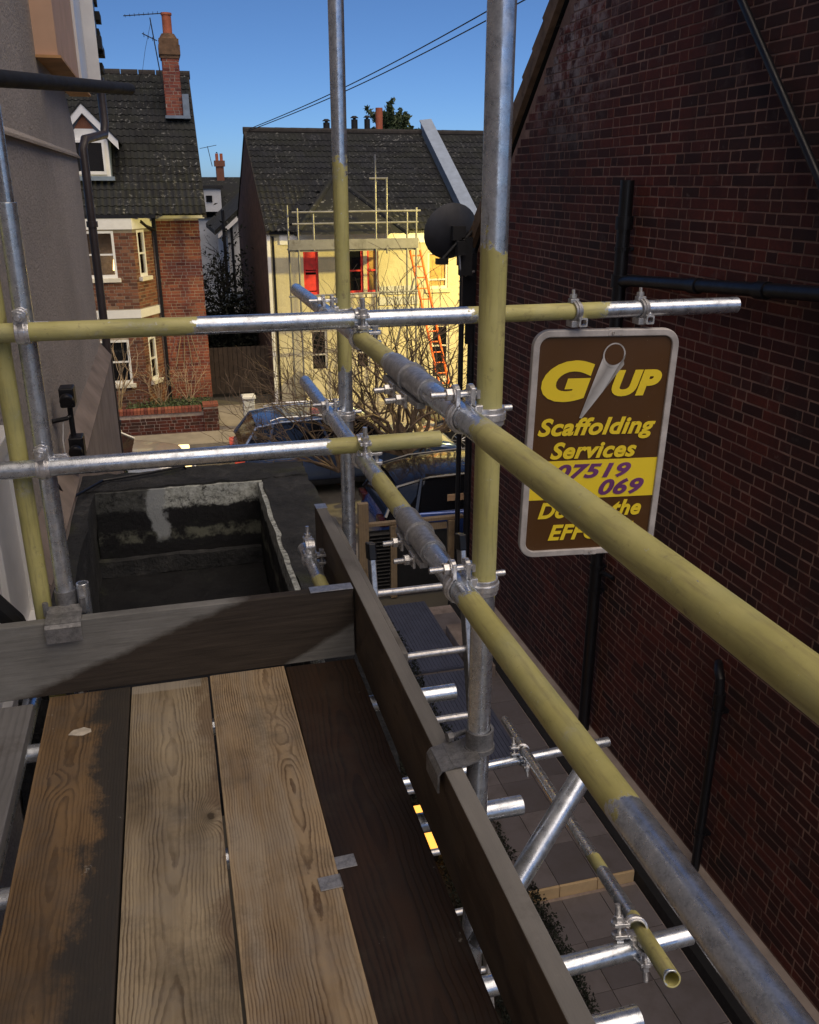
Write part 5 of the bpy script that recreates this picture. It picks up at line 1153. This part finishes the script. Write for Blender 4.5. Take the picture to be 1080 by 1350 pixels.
# plants round the left house
leaves('shrub', M['leaf'], [(-.75+rr.gauss(0, .10), 9.3+rr.gauss(0, .12), 2.52+rr.gauss(0, .07)) for _ in range(700)], .03, label='small green plant on the wall foot by the brown downpipe', cat='plant')
for (x, y, lab, sc_) in ((-.35, 22.0, 'sprawling bare shrub under the angled bay window', .55), (.30, 22.3, 'small bare shrub against the red brick wing', .5), (-1.35, 21.6, 'thin bare climber reaching up the left bay', 1.0)):
    t_ = thing('bare_shrub', lab, 'shrub', (x, y, .3)); m = MB()
    for k in range(6): branches(m, Vector((x, y, .3)), Vector((rr.uniform(-.6, .6)*(1 if sc_ < .9 else .4), rr.uniform(-.3, .3), 1)), sc_, .014*(1 if sc_ < .9 else 1.5), 3, rr, .35, .15, .3, (2, 2), .006)
    m.build('stems', simple('pale twig', (.34, .25, .16), .8), t_)
leaves('ground_shrub', M['leaf'], [(rr.uniform(-1.2, .8), 21.8+rr.gauss(0, .4), .3+abs(rr.gauss(0, .10))) for _ in range(2500)], .035, kind='stuff')
tt_ = thing('trellis', 'thin fan of canes leaning on the red brick wing', 'trellis', (.35, 22.9, 1.1))
for k in range(4): MB().cyl((.32+.02*k, 22.93, 2.3), (.05+.2*k, 22.9, 1.15), .012, seg=6).build('cane', M['fence_wood'], tt_)
# overhead wires
for k, (p, q) in enumerate((((-2.6+5.2, 26.9, 6.9), (6.1, 11, 8.55)), ((2.6, 26.9, 6.86), (6.35, 11, 8.52)))):
    n_ = 24; pts = [Vector(p).lerp(Vector(q), i/n_)-Vector((0, 0, .18*math.sin(math.pi*i/n_))) for i in range(n_+1)]
    tag(MB().path(pts, .011, 5).build('overhead_wire', M['black_matt']), 'upper telephone wire crossing the sky above the cream roof' if k == 0 else 'lower telephone wire crossing the sky above the cream roof', 'wire', 'telephone wires')

# ------------------------------------------------------------ cars
def car(loc, rz, L, Wd, Ht, paint, label, kind='hatch', lights=None, roofm=None, bars=False, cat='car'):
    t = thing('parked_car', label, cat, loc, rz); hw = Wd/2; b0 = .22
    # stations x (front = +X): lower body top height (bonnet/waist) and half width
    if kind == 'suv': top = [(-.5, .62), (-.485, .95), (-.40, 1.0), (-.2, .98), (0, .96), (.17, .96), (.22, .95), (.40, .88), (.47, .80), (.5, .60)]
    else: top = [(-.5, .60), (-.485, .88), (-.40, .94), (-.2, .92), (0, .90), (.17, .90), (.22, .88), (.40, .78), (.47, .68), (.5, .50)]
    k_ = Ht/1.48
    vs, fs = [], []
    for x, z in top:
        z *= k_; e = 1-max(0, abs(x)-.36)*1.2; w = hw*e
        vs += [(x*L, -w*.90, b0), (x*L, -w*.985, b0+.12), (x*L, -w, .55*k_ if z > .6 else z*.8), (x*L, -w*.965, z-.06), (x*L, -w*.88, z), (x*L, 0, z+.02), (x*L, w*.88, z), (x*L, w*.965, z-.06), (x*L, w, .55*k_ if z > .6 else z*.8), (x*L, w*.985, b0+.12), (x*L, w*.90, b0)]
    n = 11
    for i in range(len(top)-1):
        for j in range(n-1): fs.append((i*n+j, i*n+j+1, (i+1)*n+j+1, (i+1)*n+j))
        fs.append((i*n+n-1, i*n, (i+1)*n, (i+1)*n+n-1))
    fs += [tuple(range(n)), tuple(range((len(top)-1)*n+n-1, (len(top)-1)*n-1, -1))]
    me = MB().add(vs, fs).mesh('body', paint, True); bo = link('body', me, t); md = bo.modifiers.new('s', 'SUBSURF'); md.levels = md.render_levels = 2
    me.shade_smooth()
    # greenhouse (glass) and roof
    wz = (.93 if kind == 'suv' else .87)*k_
    gs = [(-.47, wz, hw*.86), (-.40, Ht-.09, hw*.68), (-.30, Ht-.02, hw*.70), (-.12, Ht, hw*.72), (.02, Ht-.03, hw*.71), (.21, wz+.02, hw*.86)]
    if kind != 'suv': gs = [(-.475, wz, hw*.84), (-.42, Ht-.14, hw*.66), (-.30, Ht-.03, hw*.69), (-.10, Ht, hw*.71), (.02, Ht-.04, hw*.70), (.25, wz, hw*.84)]
    vs, fs = [], []
    for x, z, w in gs: vs += [(x*L, -hw*.88, wz-.05), (x*L, -w, z), (x*L, w, z), (x*L, hw*.88, wz-.05)]
    for i in range(len(gs)-1):
        for j in range(3): fs.append((i*4+j, i*4+j+1, (i+1)*4+j+1, (i+1)*4+j))
    link('windows', MB().add(vs, fs).mesh('windows', M['pane'], False), t)
    # roof skin with a little edge, pillars
    rp = [(x, z+.012, w*1.01) for x, z, w in gs[1:-1]]; vs, fs = [], []
    for x, z, w in rp: vs += [(x*L, -w-.012, z-.035), (x*L, -w*.86, z+.01), (x*L, 0, z+.03), (x*L, w*.86, z+.01), (x*L, w+.012, z-.035)]
    for i in range(len(rp)-1):
        for j in range(4): fs.append((i*5+j, i*5+j+1, (i+1)*5+j+1, (i+1)*5+j))
    ro = link('roof', MB().add(vs, fs).mesh('roof', roofm or paint, True), t); ro.data.shade_smooth(); md = ro.modifiers.new('s', 'SUBSURF'); md.levels = md.render_levels = 2
    for s_ in (-1, 1):
        m = MB()
        def P3(i): x, z, w = gs[i]; return Vector((x*L, s_*(w+.006), z-.01))
        m.path([Vector((gs[0][0]*L, s_*hw*.87, wz)), P3(1), P3(2)], [.035, .03, .02], 6); m.path([P3(4), Vector((gs[5][0]*L, s_*hw*.87, wz))], [.02, .026], 6); m.path([P3(3)+Vector((-.1, 0, 0)), Vector((-.09*L, s_*hw*.885, wz))], .028, 6); m.path([Vector((-.33*L, s_*hw*.70, Ht-.05)), Vector((-.36*L, s_*hw*.87, wz))], [.03, .05], 6)
        m.path([P3(1), P3(2), P3(3), P3(4)], .024, 6)
        link('pillar', m.mesh('pillar', roofm or paint, True), t)
        m = MB().box((.15*L, s_*(hw+.02)-.07, wz+.02), (.20*L, s_*(hw+.02)+.07, wz+.14)); link('mirror', m.mesh('mirror', paint, True, (0, 0, 0), .02), t)
        for xx in (-.10, .16): link('door_handle', MB().box(((xx-.055)*L, s_*(hw+.002)-.012, wz-.13), ((xx-.015)*L, s_*(hw+.002)+.012, wz-.10)).mesh('door_handle', paint, True, (0, 0, 0), .006), t)
        for xx in (-.105, .185, -.34):
            m = MB().box((xx*L-.004, s_*hw*.995-.004, .38), (xx*L+.004, s_*hw*.995+.006, wz-.05)); link('door_seam', m.mesh('door_seam', M['black_matt'], False), t)
        for xw in (-.31, .325):
            c = Vector((xw*L, s_*(hw-.10), .31)); m = MB().ring(c, (0, 1, 0), .20, .315, .20, 28)
            w_ = link('tyre', m.mesh('tyre', M['rubber'], True, (0, 0, 0), 0), t)
            m = MB().ring(c+Vector((0, s_*.05, 0)), (0, 1, 0), .185, .205, .12, 28).cyl(c+Vector((0, s_*.06, 0)), c+Vector((0, s_*.09, 0)), .05, seg=14)
            for q in range(10):
                a = 2*math.pi*q/10; e = Vector((math.cos(a), 0, math.sin(a))); f_ = Vector((math.cos(a+.1), 0, math.sin(a+.1))); m.cyl(c+Vector((0, s_*.08, 0))+e*.04, c+Vector((0, s_*.075, 0))+f_*.19, .011, seg=5)
            link('rim', m.mesh('rim', M['chrome'], True), w_)
            link('wheel_arch', MB().ring(Vector((xw*L, s_*(hw-.15), .33)), (0, 1, 0), .0, .36, .22, 28).mesh('wheel_arch', M['black_matt'], True), t)
        fr, rmat = (M['headlight'], M['tail']) if lights == 'on' else (M['chrome'], M['tail'] if lights == 'tail' else simple('dark lens', (.05, .012, .012), .2))
        link('headlight', MB().box((.435*L, s_*hw*.66-.16, .58*k_), (.487*L, s_*hw*.66+.14, .70*k_)).mesh('headlight', fr, True, (0, 0, 0), .03), t)
        link('tail_lamp', MB().box((-.497*L, s_*hw*.70-.14, .70*k_), (-.45*L, s_*hw*.72+.15, .84*k_)).mesh('tail_lamp', rmat, True, (0, 0, 0), .02), t)
    link('sill_trim', MB().box((-.47*L, -hw*.93, .18), (.47*L, hw*.93, .30)).mesh('sill_trim', M['black_matt'], False, (0, 0, 0), .03), t)
    link('number_plate', MB().box((.498*L, -.25, .40), (.507*L, .25, .51)).mesh('number_plate', M['white'], False), t)
    if bars:
        for s_ in (-1, 1): link('roof_rail', MB().path([(-.34*L, s_*hw*.66, Ht+.0), (-.30*L, s_*hw*.66, Ht+.05), (0, s_*hw*.66, Ht+.05), (.03*L, s_*hw*.66, Ht-.02)], .014, 6).mesh('roof_rail', M['galv'], True), t)
    return t
def paint_mat(name, col, rough=.22, metal=.5):
    m = N(name); m.set(col, rough, metal); m.b.inputs['Coat Weight'].default_value = 1; m.b.inputs['Coat Roughness'].default_value = .06; return m.mat
BLUE = paint_mat('metallic slate blue paint', (.09, .14, .27)); BLUE2 = paint_mat('deep blue paint', (.04, .09, .32)); SILV = paint_mat('warm silver paint', (.62, .60, .56), .3, .6); BLK = paint_mat('black paint', (.015, .015, .018))
car((-1.95, 16.45, 0), 0, 4.3, 1.78, 1.50, SILV, 'silver car with lit headlight whose nose shows beyond the rendered house', lights='on')
car((3.10, 16.35, 0), 0, 4.4, 1.78, 1.42, BLUE, 'blue estate car with red tail lamp and roof rails parked behind the bush', 'suv', 'tail', bars=True)
c4 = car((4.80, 12.75, 0), 0, 4.1, 1.76, 1.36, BLUE2, 'deep blue car with glossy black roof just beyond the slatted fence', roofm=BLK)
link('window_reflection', MB().box((-1.0, -.83, 1.0), (-.55, -.815, 1.10)).mesh('window_reflection', simple('cream painted reflection', (.75, .5, .3), .6)), c4)  # cream panel imitating a sign's reflection in the side glass
car((7.15, 18.2, 0), R(180), 4.2, 1.76, 1.46, BLK, 'black car half hidden behind the bush and the corner pipe')
